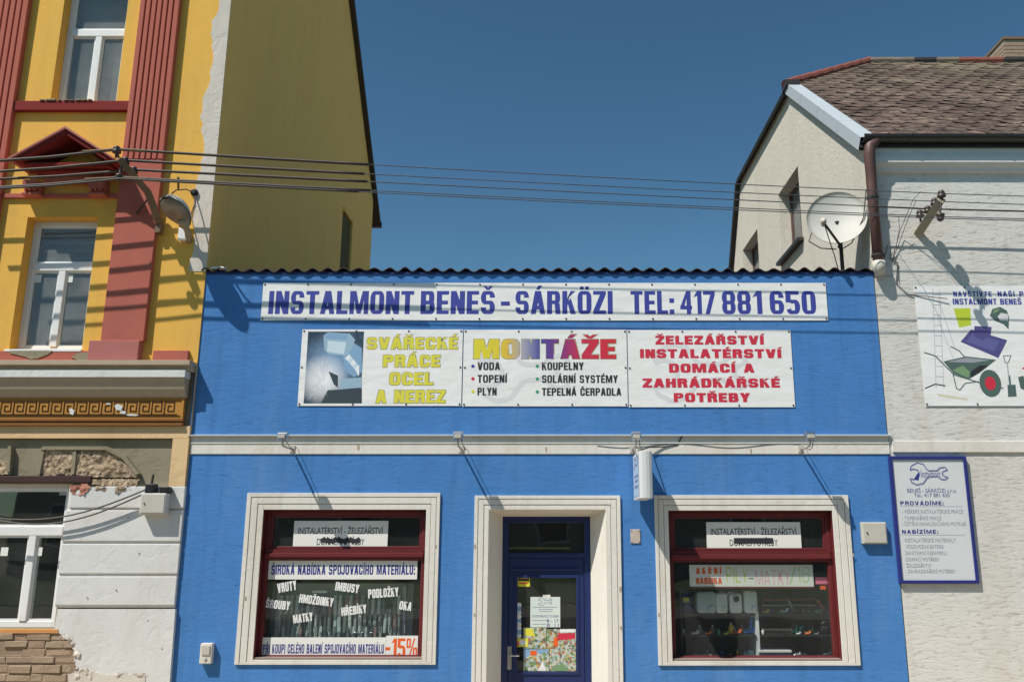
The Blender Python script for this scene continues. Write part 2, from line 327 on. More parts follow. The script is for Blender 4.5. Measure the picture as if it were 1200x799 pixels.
def glyph(c, W, s, t):
    b, dia = DIA.get(c, (c, None)); r = min(.42 * W, .3); o = []
    rect = lambda x0, y0, x1, y1: o.append([[(x0,y0),(x1,y0),(x1,y1),(x0,y1)]])
    quad = lambda *p: o.append([list(p)])
    sd = s * 1.05
    if b == 'A':
        quad((0,0),(s,0),(W/2+s*.45,1),(W/2-s*.6,1)); quad((W-s,0),(W,0),(W/2+s*.6,1),(W/2-s*.45,1)); rect(W*.26, .2, W*.74, .2+t)
    elif b == 'V': quad((0,1),(s,1),(W/2+s*.45,0),(W/2-s*.6,0)); quad((W-s,1),(W,1),(W/2+s*.6,0),(W/2-s*.45,0))
    elif b == 'B': o += rr(0,.5-t/2,W*.95,1,(0,r*.7,r*.7,0),s,t); o += rr(0,0,W,.5+t/2,(0,r*.8,r*.8,0),s,t)
    elif b == 'C': o += rr(0,0,W,1,(r,)*4,s,t,lambda x,y: not (x > W*.5 and .38 < y < .62))
    elif b == 'D': o += rr(0,0,W,1,(0,r,r,0),s,t)
    elif b == 'E': rect(0,0,s,1); rect(s,0,W,t); rect(s,1-t,W,1); rect(s,.5-t/2,W*.92,.5+t/2)
    elif b == 'F': rect(0,0,s,1); rect(s,1-t,W,1); rect(s,.5-t/2,W*.92,.5+t/2)
    elif b == 'G': o += rr(0,0,W,1,(r,)*4,s,t,lambda x,y: not (x > W*.5 and .5 < y < .66)); rect(W*.52,.36,W-s,.36+t)
    elif b == 'H': rect(0,0,s,1); rect(W-s,0,W,1); rect(s,.5-t/2,W-s,.5+t/2)
    elif b == 'I': rect(0,0,W,1)
    elif b == 'J': rect(W-s,.3,W,1); o += rr(-W*.2,0,W,.7,(r,)*4,s,t,lambda x,y: y < .31 and x > -.05)
    elif b == 'K': rect(0,0,s,1); quad((s,.34),(s,.66),(W-sd*.05,1),(W-sd,1)); quad((W-sd,0),(W,0),(s+(W-s)*.42,.68),(s,.52))
    elif b == 'L': rect(0,0,s,1); rect(s,0,W,t)
    elif b == 'M': rect(0,0,s*.9,1); rect(W-s*.9,0,W,1); quad((s*.9,1),(W/2-s*.42,0),(W/2+s*.1,0),(s*.9,.5)) if 0 else None; quad((s*.5,1),(s*1.25,1),(W/2+s*.4,.02),(W/2-s*.4,.02)); quad((W-s*1.25,1),(W-s*.5,1),(W/2+s*.4,.02),(W/2-s*.4,.02))
    elif b == 'N': rect(0,0,s,1); rect(W-s,0,W,1); quad((0,1),(s*1.05,1),(W,0),(W-s*1.05,0))
    elif b in 'O0': o += rr(0,0,W,1,(r,)*4,s,t)
    elif b == 'P': o += rr(0,.4,W,1,(0,r,r,0),s,t); rect(0,0,s,.42)
    elif b == 'R': o += rr(0,.43,W*.97,1,(0,r*.8,r*.8,0),s,t); rect(0,0,s,.45); quad((W-s,0),(W,0),(W*.93,.46),(W*.93-s,.46))
    elif b == 'S': 
        o += rr(0,.5-t/2,W,1,(r,)*4,s,t,lambda x,y: not (x > W*.5 and .5-t*.1 < y < .68)); o += rr(0,0,W,.5+t/2,(r,)*4,s,t,lambda x,y: not (x < W*.5 and .32 < y < .5+t*.1))
    elif b == 'T': rect(0,1-t,W,1); rect(W/2-s/2,0,W/2+s/2,1-t)
    elif b == 'U': rect(0,.33,s,1); rect(W-s,.33,W,1); o += rr(0,0,W,.7,(r,)*4,s,t,lambda x,y: y < .34)
    elif b == 'Y': rect(W/2-s/2,0,W/2+s/2,.42); quad((0,1),(s*1.05,1),(W/2+s/2,.38),(W/2-s/2,.38)); quad((W-s*1.05,1),(W,1),(W/2+s/2,.38),(W/2-s/2,.38))
    elif b == 'Z': rect(0,1-t,W,1); rect(0,0,W,t); quad((0,t*.9),(s*1.15,t*.9),(W,1-t*.9),(W-s*1.15,1-t*.9))
    elif b == '1': rect(W-s,0,W,1); quad((0,.72),(W-s*.9,.8),(W-s*.9,1),(W-s,1))
    elif b == '4': rect(W-s*1.25,0,W-s*.25,1); rect(0,.2,W,.2+t); quad((0,.3),(s*.9,.3),(W-s*.8,1),(W-s*1.25,1))
    elif b == '5': rect(0,1-t,W*.95,1); rect(0,.5,s,1-t); o += rr(0,0,W,.62,(r,)*4,s,t,lambda x,y: not (x < W*.5 and .24 < y < .5))
    elif b == '6': o += rr(0,0,W,1,(r,)*4,s,t,lambda x,y: not (x > W*.5 and .4 < y < .7)); o += rr(0,0,W,.6,(r,)*4,s,t)
    elif b == '7': rect(0,1-t,W,1); quad((W*.15,0),(W*.15+s,0),(W,1-t),(W-s*1.05,1-t))
    elif b == '8': o += rr(0,.5-t/2,W,1,(r,)*4,s,t); o += rr(0,0,W,.5+t/2,(r,)*4,s,t)
    elif b == '%': o += rr(0,.48,W*.4,1,(.1,)*4,s*.55,t*.7); o += rr(W*.6,0,W,.52,(.1,)*4,s*.55,t*.7); quad((W*.2,0),(W*.34,0),(W*.8,1),(W*.66,1))
    elif b == '-': rect(0,.36,W,.36+t*1.15)
    elif b == ':': rect(0,0,W,.2); rect(0,.48,W,.68)
    elif b == '.': rect(0,0,W,.18)
    m = W / 2
    if dia == 'a': quad((m-s*.35,1.06),(m+s*.25,1.06),(m+s*.85,1.24),(m+s*.05,1.24))
    if dia == 'c': quad((m-s*.25,1.05),(m+s*.25,1.05),(m-s*.3,1.22),(m-s*.95,1.22)); quad((m-s*.25,1.05),(m+s*.25,1.05),(m+s*.95,1.22),(m+s*.3,1.22))
    if dia == 'd': rect(m-s*.9,1.06,m-s*.15,1.2); rect(m+s*.15,1.06,m+s*.9,1.2)
    if dia == 'r': o += rr(m-s*.6,1.05,m+s*.6,1.27,(.08,)*4,s*.3,.06)
    return o
def word(txt, x0, x1, z0, z1, y, m, parent, stem=.36, bar=.17, gap=.12, name='lettering', slant=0.0, rot=0.0, up=3e-4):
    """block capitals filling x0..x1, cap height z0..z1, printed just in front of y"""
    W0 = 1.0; s0 = stem
    ws = [(gw(c) or stem) for c in txt]; tot = sum(ws) + gap * (len(txt) - 1)
    k = (x1 - x0) / tot; h = z1 - z0; mb = MB(); x = 0
    cx, cz = (x0 + x1) / 2, (z0 + z1) / 2; cr, sr = math.cos(rot), math.sin(rot); layer = 0
    for c, w in zip(txt, ws):
        if c != ' ':
            for gi, grp in enumerate(glyph(c, w, s0, bar)):
                yy = y - up * (1 + .5 * gi)
                for q in grp:
                    pts = []
                    for px, pz in q:
                        X = x0 + (x + px) * k + slant * pz * h - cx; Z = z0 + pz * h - cz
                        pts.append((cx + X*cr - Z*sr, yy, cz + X*sr + Z*cr))
                    a = sum(pts[i][0]*pts[(i+1) % len(pts)][2] - pts[(i+1) % len(pts)][0]*pts[i][2] for i in range(len(pts)))
                    mb.face(pts if a > 0 else pts[::-1])
        x += w + gap
    return mb.build(name, m, parent)
def thin(txt, x0, x1, z0, z1, y, m, parent, off=0.0, name='lettering'):
    """light lettering from the built-in font, fitted to a box"""
    cu = bpy.data.curves.new('text', 'FONT'); cu.body = txt; cu.offset = off; cu.resolution_u = 3
    to = bpy.data.objects.new('text', cu); col.objects.link(to)
    bpy.context.view_layer.update()
    me = to.evaluated_get(bpy.context.evaluated_depsgraph_get()).to_mesh()
    vs = [v.co.copy() for v in me.vertices]; fs = [tuple(p.vertices) for p in me.polygons]
    to.to_mesh_clear(); bpy.data.objects.remove(to); bpy.data.curves.remove(cu)
    ax, bx = min(v.x for v in vs), max(v.x for v in vs); ay, by = min(v.y for v in vs), max(v.y for v in vs)
    mb = MB(); mb.v = [(x0 + (v.x-ax)/(bx-ax)*(x1-x0), y - 5e-4, z0 + (v.y-ay)/(by-ay)*(z1-z0)) for v in vs]; mb.f = fs
    return mb.build(name, m, parent)
def wpx(txt, uL, vT, uR, vB, y, m, parent, **kw):
    x0, x1, z0, z1 = RC(uL, vT, uR, vB, y); return word(txt, x0, x1, z0, z1, y, m, parent, **kw)
def tpx(txt, uL, vT, uR, vB, y, m, parent, **kw):
    x0, x1, z0, z1 = RC(uL, vT, uR, vB, y); return thin(txt, x0, x1, z0, z1, y, m, parent, **kw)
def polypx(name, pts, y, m, parent, thick=0.0):
    mb = MB(); q = [P(u, v, y) for u, v in pts]
    a = sum(q[i].x*q[(i+1) % len(q)].z - q[(i+1) % len(q)].x*q[i].z for i in range(len(q)))
    if a < 0: q = q[::-1]
    if thick: mb.prism([(p.x, p.z) for p in q], y - thick, y)
    else: mb.face(q)
    return mb.build(name, m, parent)
def linepx(name, pts, y, wpx_, m, parent, closed=False):
    mb = MB(); q = [P(u, v, y) for u, v in pts]; w = wpx_ * .0052
    if closed: q.append(q[0])
    for i, (a, b) in enumerate(zip(q, q[1:])):
        d = (b - a).normalized(); n = Vector((-d.z, 0, d.x)) * w; e = Vector((0, -2e-5 * (i % 3), 0))
        mb.face([a - n + e, b - n + e, b + n + e, a + n + e])
    return mb.build(name, m, parent)

# ================================================================== SETTING
def struct(o): o['kind'] = 'structure'; return o
mb = MB(); mb.face([(-400,-400,-.2),(400,-400,-.2),(400,400,-.2),(-400,400,-.2)])
M['earth'] = plain('dry_earth', S(120, 112, 92), .95, var=.2, scale=.4, bump=.3)
struct(mb.build('ground', M['earth']))
M['asphalt'] = plain('asphalt', (.13, .115, .095), .9, var=.25, scale=2, bump=.6, bscale=120)
struct(piece('road', M['asphalt'], None, (-40, 40, -8.0, -2.55, -.2+.004, -.0)))
M['paving'] = plain('pavement_slabs', S(186, 168, 142), .9, var=.15, scale=3, bump=.4)
struct(piece('pavement', M['paving'], None, (-40, 40, -2.4, .3, -.19, .12)))
struct(piece('kerb', M['soffit'], None, (-40, 40, -2.55, -2.402, -.19, .125), bevel=.01))
M['grass'] = plain('mown_verge', (.07, .1, .035), .95, var=.4, scale=6, bump=.8)
struct(piece('footway_opposite', M['asphalt'], None, (-40, 40, -11, -8.002, -.19, .8)))
struct(piece('verge_opposite', M['grass'], None, (-40, 40, -26, -11.002, -.19, .83)))

# ================================================================== YELLOW HOUSE
XL = -4.0; YF = -.015
yh = thing('corner_house', 'three storey ochre yellow house with dark pink pilasters and patched white ground floor', 'house', (-6.6, 3, 0))
W1 = RC(60, -60, 141.5, 119.5, YF); W1 = (P(63, 90, YF).x, P(139.5, 90, YF).x, P(100, 119.5, YF).z, P(100, 119.5, YF).z + 1.75)
W2 = RC(21.5, 254.5, 105.5, 410, YF)
W3 = (P(-60, 650, YF).x, P(72, 650, YF).x, P(40, 736, YF).z, P(40, 566, YF).z)
zc = P(110, 425, YF).z          # top of the cornice
z70 = P(140, 570, YF).z         # top of the white ground floor plaster
mb = MB(); mb.holes(-9.2, XL, zc - .02, 10.0, YF, [W1, W2], .2)
wall_y = mb.build('front_wall', M['yellow'], yh)
# side wall, back and roof of the house
zE, yB, zR, yR = 9.75, 8.6, 14.0, 4.4
mb = MB(); mb.face([(XL, YF, 0), (XL, yB, 0), (XL, yB, zE), (XL, yR, zR - .15), (XL, YF, 10.0)])
# slit window in the side wall: flush panel, recess shade put into its colour
side = mb.build('side_wall', M['ochre_side'], yh)
sw = [PX(400, 245, XL), PX(409, 262, XL), PX(406, 330, XL)]
y0s, y1s, z1s = 6.0, 6.62, 8.5
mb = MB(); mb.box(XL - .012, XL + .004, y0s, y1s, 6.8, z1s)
M['recess'] = plain('slit_window_recess_shade', S(88, 78, 46), .9)
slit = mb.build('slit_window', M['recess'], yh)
mb = MB(); mb.box(XL+.001, XL+.05, y1s, y1s+.1, 6.8, z1s + .08); mb.box(XL+.001, XL+.05, y0s-.02, y1s, z1s, z1s+.08); mb.build('frame', M['ochre_side'], slit)
mb = MB(); mb.face([(-9.2, yB, 0), (XL, yB, 0), (XL, yB, zE), (-9.2, yB, zE)]); mb.face([(-9.2, YF, 0), (-9.2, yB, 0), (-9.2, yB, zE), (-9.2, yR, zR-.15), (-9.2, YF, 10.0)])
mb.build('rear_wall', M['ochre_side'], yh)
mb = MB()
for (ya, za), (yb, zb) in (((yR, zR), (yB + .45, zE - .32)), ((yR, zR), (YF - .3, 9.85))):
    mb.extx([(ya, za - .16), (yb, zb - .1), (yb, zb), (ya, za)], -9.4, XL + .1)
roof_y = mb.build('roof', plain('dark_verge_roof', S(70, 62, 54), .8), yh)
mb = MB(); mb.box(XL - .6, XL + .12, yB + .4, yB + .5, zE - .45, zE - .33); mb.build('gutter', M['darkmetal'], roof_y)
# bare plaster stripe on the front corner, ragged left edge
pl = []; n = 44
for i in range(n + 1):
    v = -12 + i * (330 / n); pr_ = P(262 + 18 - v * .088, v, YF); 
    wv = (20 if v < 20 else 25) * (1 + .12 * math.sin(v * .06) + random.uniform(-.08, .08))
    pl.append((v, wv))
left = []
for v, wv in pl:
    q = P(278 - v * .1 - wv, v, YF); left.append((min(q.x, XL - .06), q.z))
poly = [(XL + .004, left[-1][1]), (XL + .004, left[0][1])] + left
mb = MB(); mb.prism(poly[::-1], YF - .006, YF + .002); mb.build('bare_plaster_stripe', M['patch'], yh)

# windows of the yellow house
def house_window(h, yglass, tr, split, sill=True, glass='oldglass', frame='whitepvc', lightjamb=False):
    x0, x1, z0, z1 = h; w = thing('tmp', '', '', (0, 0, 0)) if 0 else None
    fw = .065; y0, y1 = yglass - .03, yglass + .04
    mb = MB(); mb.box(x0, x0+fw, y0, y1, z0, z1); mb.box(x1-fw, x1, y0, y1, z0, z1); mb.box(x0+fw, x1-fw, y0, y1, z0, z0+fw); mb.box(x0+fw, x1-fw, y0, y1, z1-fw, z1)
    fo = mb.build('window', M[frame], yh, bevel=.006)
    xm = x0 + (x1 - x0) * split
    piece('transom', M[frame], fo, (x0+fw, x1-fw, y0-.015, y1-.002, tr-.05, tr+.05), bevel=.006)
    piece('mullion', M[frame], fo, (xm-.04, xm+.04, y0-.012, y1-.004, z0+fw, tr-.05), bevel=.006)
    for a, b, c, d in ((x0+fw, x1-fw, tr+.05, z1-fw), (x0+fw, xm-.04, z0+fw, tr-.05), (xm+.04, x1-fw, z0+fw, tr-.05)):
        mb = MB(); mb.box(a+.022, b-.022, y0+.02, y0+.026, c+.022, d-.022); mb.build('pane', M[glass], fo)
        mb = MB()
        for q in ((a, a+.022, c, d), (b-.022, b, c, d), (a+.022, b-.022, c, c+.022), (a+.022, b-.022, d-.022, d)): mb.box(q[0], q[1], y0+.01, y1-.01, q[2], q[3])
        mb.build('sash', M[frame], fo)
    return fo, xm, y0
f1, xm1, yy1 = house_window(W1, YF + .17, P(110, 41, YF+.17).z, .52)
f2, xm2, yy2 = house_window(W2, YF + .17, P(70, 314, YF+.17).z, .5)
f3, xm3, yy3 = house_window(W3, YF + .13, P(40, 622, YF+.13).z, .68, glass='glass')
def stick(name, uL, vT, uR, vB, y, m, parent):
    x0, x1, z0, z1 = RC(uL, vT, uR, vB, y); mb = MB(); mb.box(x0, x1, y - .002, y, z0, z1); return mb.build(name, M[m], parent)
for u in (44, 81): stick('sticker', u - 4, 322, u + 4.5, 331, yy2 + .018, 'vinyl', f2)
for u in (5, 45): stick('sticker', u - 4, 641, u + 4.5, 651, yy3 + .018, 'vinyl', f3)
stick('sticker', 70, 571, 79, 580, yy3 + .018, 'curtain', f3)
# blinds and rooms behind the panes
piece('blind', M['curtain'], f1, (W1[0]+.03, W1[1]-.03, YF+.24, YF+.25, W1[2], W1[3]))
piece('blind', plain('dim_blind', S(118, 118, 116), .8), f2, (W2[0]+.03, W2[1]-.03, YF+.5, YF+.51, W2[2], W2[3]))
mb = MB()
for i in range(5): mb.box(W2[0]+.05, W2[1]-.05, YF+.3, YF+.312, W2[3]-.13-.1*i, W2[3]-.1-.1*i)
mb.build('blind_slats', M['curtain'], f2)
piece('room', plain('room_dark', S(60, 58, 54), .9), yh, (-9.1, XL-.1, YF+2.4, YF+2.5, 0, 9))
for z_ in (zc-.15, 7.3): piece('floor_slab', M['interior'], yh, (-9.1, XL-.02, YF+.21, YF+2.4, z_, z_+.15))
# pilasters: smooth lower shaft, fluted upper shaft
def pilaster(x0, x1, xs0, fl=True):
    zf = P(150, 190, YF).z; zb0, zb1 = P(150, 424, YF).z, P(150, 401, YF).z
    pil = piece('pilaster', M['pink'], yh, (x0, x1, YF-.07, YF+.01, zb1-.002, zf), bevel=.004)
    w = (x1 - x0) / 7
    mb = MB(); mb.box(x0+.002, x1-.002, YF-.05, YF+.01, zf, 10.0)
    for i in range(7): mb.box(x0 + i*w + (.009 if i else 0), x0 + (i+1)*w - (.009 if i < 6 else 0), YF-.078, YF-.045, zf + .004, 10.0)
    mb.build('fluting', M['pink'], pil, bevel=.006)
    piece('plinth', M['pinklight'], pil, (x0 - .11, x1 - .03, YF-.1, YF+.01, zb0, zb1), bevel=.006)
    return pil
pilaster(P(151, 150, YF).x, P(198, 150, YF).x, 0)
pilaster(P(-27, 100, YF).x, P(23.5, 100, YF).x, 0)
xa, xb = P(24, 100, YF).x, P(152, 150, YF).x
zz = lambda v, y=YF: P(80, v, y).z
sb = piece('sill_band', M['pinkdark'], yh, (xa+.004, xb-.004, YF-.06, YF+.005, zz(132), zz(121)), bevel=.006)
mb = MB()
for i in range(9):
    a = P(50 + i*7, 122, YF).x; mb.box(a, a + random.uniform(.03, .07), YF-.075, YF-.02, zz(121)+.001, zz(121)+random.uniform(.006, .02))
mb.build('mortar_crumbs', M['olive'], sb)['kind'] = 'stuff'
piece('band', M['pink'], yh, (xa+.004, xb-.004, YF-.035, YF+.005, zz(233), zz(228)), bevel=.004)
# pediment over the middle window
PD = .38; ap = P(80, 152, YF-PD); pl_ = P(15, 187, YF-PD); prr = P(131, 187, YF-PD)
zb = pl_.z; xm = (pl_.x + prr.x) / 2; hw = (prr.x - pl_.x) / 2; h = ap.z - zb
ped = thing('x', '', '', (0, 0, 0)) if 0 else None
mb = MB()
for sgn in (-1, 1):
    q = [(xm, zb + h), (xm + sgn*(hw+.02), zb), (xm + sgn*(hw-.07), zb), (xm, zb + h - .06)]
    mb.prism(q if sgn < 0 else q[::-1], YF-PD, YF+.004)
ped = mb.build('pediment', M['pinkdark'], yh, bevel=.004)
mb = MB()
for sgn in (-1, 1):
    q = [(xm, zb + h + .03), (xm + sgn*(hw+.06), zb-.005), (xm + sgn*(hw+.0205), zb), (xm, zb + h + .002)]
    mb.prism(q if sgn < 0 else q[::-1], YF-PD-.03, YF+.004)
mb.build('coping', M['pinklight'], ped)  # lighter pink puts the sunlit top edge into the colour
mb = MB(); mb.prism([(xm - .28, zb+.05), (xm + .28, zb+.05), (xm, zb + h - .16)], YF-.03, YF+.004); mb.build('tympanum', M['yellow'], ped)
mb = MB(); mb.prism([(xm+.06, zb+.31),(xm+.31, zb+.06),(xm+.4, zb+.06),(xm+.1, zb+.36)][::-1], YF-.06, YF); mb.build('raking_moulding', M['pink'], ped)
zl = P(80, 210, YF-.12).z
piece('base_moulding', M['pinkdark'], ped, (xm-hw+.08, xm+hw-.08, YF-PD+.08, YF+.004, zb-.03, zb-.001), (xm-hw+.14, xm+hw-.14, YF-.2, YF+.004, zb-.07, zb-.0301))
piece('base_frieze', M['pink'], ped, (xm-hw+.2, xm+hw-.2, YF-.1, YF+.004, zl-.02, zb-.0701))
for u in (39.5, 116):
    x = P(u, 215, YF-.08).x; zt = zl - .02; z2 = P(u, 227, YF-.08).z
    mb = MB(); mb.extx([(YF, zt-.001), (YF-.16, zt-.001), (YF-.15, zt-.1), (YF-.1, z2+.05), (YF-.11, z2), (YF, z2)], x-.085, x+.085); mb.box(x-.1, x+.1, YF-.13, YF-.001, z2-.03, z2-.001)
    for k in range(3): mb.box(x-.065+.05*k, x-.035+.05*k, YF-.152, YF-.1, z2+.02, z2+.1)
    mb.build('console', M['pink'], ped, bevel=.004)
# band at window-sill height and torn plaster on it
x22 = P(222, 418, YF).x
piece('sill_band', M['pink'], yh, (-9.1, P(117, 418, YF).x, YF-.045, YF+.004, zc+.004, zz(412)), (P(181, 418, YF).x, min(x22, XL+.02), YF-.045, YF+.004, zc+.004, zz(411.5)), bevel=.004)
for pts in ([(12,411),(62,411),(55,416),(44,420),(36,421),(30,418),(12,414)], [(84,419),(90,414),(116,411.5),(112,417),(104,422),(92,422)]):
    polypx('torn_plaster', pts, YF - .046, M['olive'], yh, .008)
piece('window_ledge', M['whitepvc'], yh, (W2[0]-.02, W2[1]+.02, YF-.05, YF+.14, W2[2]-.03, W2[2]-.001), bevel=.004)
# cornice
YC = -.17; XC = P(217, 437, YC).x
cz_ = lambda v, y=YC: P(110, v, y).z
mb = MB(); mb.extx([(YF, zc-.004), (YC-.02, zc-.004), (YC-.02, cz_(428)), (YC+.025, cz_(428)), (YC+.03, cz_(433.5)), (YF, cz_(433.5))][::-1], -9.2, XC+.05)
cor = mb.build('cornice', M['soffit'], yh, bevel=.006)
piece('fascia', M['whiteplaster'], cor, (-9.2, XC, YC, YF, cz_(442), cz_(433.6)), bevel=.005)
zf0, zf1 = P(110, 499, YF-.06).z, P(110, 465.5, YF-.06).z
mb = MB(); mb.extx([(YF, cz_(442)-.002), (YC+.012, cz_(442)-.002), (YC+.03, cz_(446)), (YF-.1, cz_(455)), (YF-.065, zf1+.02), (YF-.06, zf1+.002), (YF, zf1+.002)], -9.2, XC-.01)
mb.build('cove', M['soffit'], cor, smooth=False)
# frieze with meander
XFZ = P(214, 480, YF-.06).x
fz = piece('frieze', M['ochrefrieze'], yh, (-9.2, XFZ, YF-.045, YF, P(110, 491, YF).z, zf1))
mb = MB(); za, zb_ = P(110, 491.1, YF).z, P(110, 499, YF).z
mb.extx([(YF, za), (YF-.055, za), (YF-.055, za-.025), (YF-.035, za-.03), (YF-.035, za-.045), (YF-.06, za-.05), (YF-.06, zb_), (YF, zb_)], -9.2, XFZ+.01); mb.build('lower_moulding', plain('brown_moulding', S(128, 84, 40), .8), fz)
mb = MB(); yk = YF - .045; zk1, zk0 = P(110, 471, yk).z, P(110, 485.5, yk).z; u_ = (zk1 - zk0) / 6; per = u_ * 6.05; lw = u_ * .36
def kb(x0, x1, z0, z1): mb.box(x0 - lw/2, x1 + lw/2, yk - .006, yk - .0005, z0 - lw/2, z1 + lw/2)
xk = XFZ - .07; i = 0
mb.box(-9.1, XFZ-.03, yk-.007, yk-.0005, zk1 + u_*.55, zk1 + u_*.85); mb.box(-9.1, XFZ-.03, yk-.007, yk-.0005, zk0 - u_*.85, zk0 - u_*.55)
while xk > -7.6:
    x = xk - per
    kb(x, x, zk0, zk1); kb(x, x + 4.6*u_, zk1, zk1); kb(x + 4.6*u_, x + 4.6*u_, zk0 + 1.6*u_, zk1)
    kb(x + 1.7*u_, x + 4.6*u_, zk0 + 1.6*u_, zk0 + 1.6*u_); kb(x + 1.7*u_, x + 1.7*u_, zk0 + 1.6*u_, zk0 + 4.2*u_); kb(x + 1.7*u_, x + 3.1*u_, zk0 + 4.2*u_, zk0 + 4.2*u_)
    kb(x, x + per, zk0, zk0); xk -= per
mb.build('meander', M['meander'], fz)
for u, v, w, hh in ((84, 482, 3, 4), (139, 477, 5, 4), (144, 483, 4, 2), (155, 486, 8, 1.2), (127, 473, 3, 1)):
    polypx('chipped_plaster', [(u-w, v-hh*.5), (u-w*.2, v-hh), (u+w, v-hh*.3), (u+w*.6, v+hh), (u-w*.6, v+hh*.8)], yk - .008, M['whiteplaster'], fz)
# strip under the frieze and bare plaster zone
zs1, zs0 = zb_ - .003, P(110, 513.5, YF).z
piece('plaster_strip', M['sandstrip'], yh, (-9.2, XL-.004, YF-.02, YF, zs0, zs1))
XS0 = P(201, 540, YF).x
piece('plaster_strip', M['sandstrip'], yh, (XS0, XL-.006, YF-.019, YF, z70+.003, zs0-.003))
mb = MB(); mb.holes(-9.2, XL, 0, zc-.02, YF + .03, [W3], .25); mb.build('lower_wall', M['olive'], yh)
mb = MB(); mb.face([(XL-.001, YF-.018, 0), (XL-.001, 0.3, 0), (XL-.001, .3, zc), (XL-.001, YF-.018, zc)]); mb.build('corner_return', M['sandstrip'], yh)
def lumps(name, poly, y, amp, m, step=.03):
    q = [P(u, v, y) for u, v in poly]; pts = [(p.x, p.z) for p in q]
    x0, x1 = min(p[0] for p in pts), max(p[0] for p in pts); z0, z1 = min(p[1] for p in pts), max(p[1] for p in pts)
    def inside(x, z):
        c = False
        for i in range(len(pts)):
            (xa, za), (xb, zb) = pts[i], pts[i-1]
            if (za > z) != (zb > z) and x < (xb-xa)*(z-za)/(zb-za)+xa: c = not c
        return c
    mb = MB(); nx, nz = int((x1-x0)/step)+1, int((z1-z0)/step)+1; idx = {}
    for i in range(nx+1):
        for j in range(nz+1):
            x, z = x0+i*step, z0+j*step
            d = mnoise.noise(Vector((x*9, 0, z*9))) + .6*mnoise.noise(Vector((x*22, 3, z*22)))
            idx[i, j] = len(mb.v); mb.v.append((x + random.uniform(-.006, .006), y - amp*(.5+d), z + random.uniform(-.006, .006)))
    for i in range(nx):
        for j in range(nz):
            if inside(x0+(i+.5)*step, z0+(j+.5)*step): mb.f.append((idx[i,j], idx[i+1,j], idx[i+1,j+1], idx[i,j+1]))
    return mb.build(name, m, yh)
lumps('broken_plaster', [(50,530),(56,527),(128,527),(148,537),(162,553),(164,559),(120,559),(50,556)], YF-.0, .022, M['lump'], .02)
lumps('broken_plaster', [(-60,541),(12,539),(14,555),(-60,556)], YF-.0, .02, M['lump'], .02)
lumps('broken_plaster', [(100,561),(165,561),(160,567),(140,572),(108,567)], YF-.01, .022, M['lump'], .02)
# raised edges that frame the broken panel
for pts in ([(46,556),(52,525),(56,525),(50,556)], [(11,553),(13,523),(17,523),(15,553)], [(89,527),(93,527),(90,556),(86,556)]):
    polypx('plaster_edge', pts, YF + .03, M['olive'], yh, .06)
polypx('plaster_edge', [(52,527.5),(54,523.5),(128,523.5),(150,534.5),(166,555),(162,557),(147,538),(127,527.5)], YF + .03, M['olive'], yh, .07)
piece('lintel', M['lintel'], yh, (-9.0, P(108, 563, YF).x, YF-.03, YF+.09, P(40, 566, YF).z+.003, P(40, 557.5, YF).z), bevel=.008)
lumps('brick_fragment', [(82,569),(103,567),(106,571),(99,580),(84,579)], YF - .03, .018, plain('red_brick_fragment', S(172, 118, 100), .95, var=.4, scale=30, bump=.8), .015)
# ground floor plaster courses
XW = P(76, 640, YF).x
xr_ = P(208, 620, YF-.03).x
ed = [z70] + [P(140, v, YF-.03).z for v in (595, 597.5, 634, 637, 672, 675, 709, 712)]
for i in range(4):
    z1_, z0_ = ed[2*i], ed[2*i+1]; xs = P(84, 580, YF).x if i == 0 else W3[1] + .002
    piece('plaster_course', M['whiteplaster'], yh, (xs, XL+.007-.002*(i % 2), YF-.03+.002*i, YF+.028, z0_, z1_), bevel=.008)
piece('plaster_joint', M['cream'], yh, (W3[1]+.004, XL+.003, YF-.008, YF+.0285, ed[8]+.002, z70-.004))
pts = [(67,738),(71,713),(208,713),(196,870),(150,870),(92,805),(88,790),(100,786),(92,778),(90,770),(93,764),(87,757),(85,749),(78,747),(75,742)]
polypx('plaster_course', pts, YF + .028, M['whiteplaster'], yh, .058)
polypx('plaster_course', [(208,713),(212,713),(212,870),(196,870)], YF+.028, M['whiteplaster'], yh, .07) if 0 else None
polypx('mortar_patch', [(80,790),(100,782),(120,790),(170,790),(175,870),(85,870)], YF - .03, M['patch'], yh, .006)
# bricks
mt = piece('mortar_bed', M['mortar'], yh, (-7.6, P(92, 770, YF).x, YF-.018, YF+.0295, .3, W3[2]-.045))
piece('window_ledge', plain('orange_render', S(196, 138, 84), .9, var=.15), yh, (-7.6, P(70, 740, YF).x, YF-.036, YF+.1, W3[2]-.044, W3[2]-.006))
z = W3[2] - .05; row = 0; xr2 = P(92, 770, YF).x
bricks = {}
while z > .72:
    hgt = random.uniform(.062, .078); x = -6.95 - random.uniform(0, .2)
    lim = xr2 - .02 - (.10 if row < 1 else 0) + random.uniform(-.03, .02)
    while x < lim - .04:
        w = random.choice([.26, .25, .24, .13, .19]); w = min(w, lim - x)
        if w < .05: break
        yb = YF - .028 + random.uniform(-.012, .014); t = random.uniform(-.004, .004)
        mb = MB(); mb.box(x, x + w - random.uniform(.003, .014), yb, YF-.005, z - hgt + random.uniform(-.004, .006), z)
        mb.v = [(a + random.uniform(-.006, .006), b + (random.uniform(-.006, .006) if b < YF-.01 else 0), c + random.uniform(-.005, .005) + t) for a, b, c in mb.v]
        mb.build('brick', M['brick'], mt, bevel=.006); x += w
    z -= hgt + random.uniform(.008, .014); row += 1

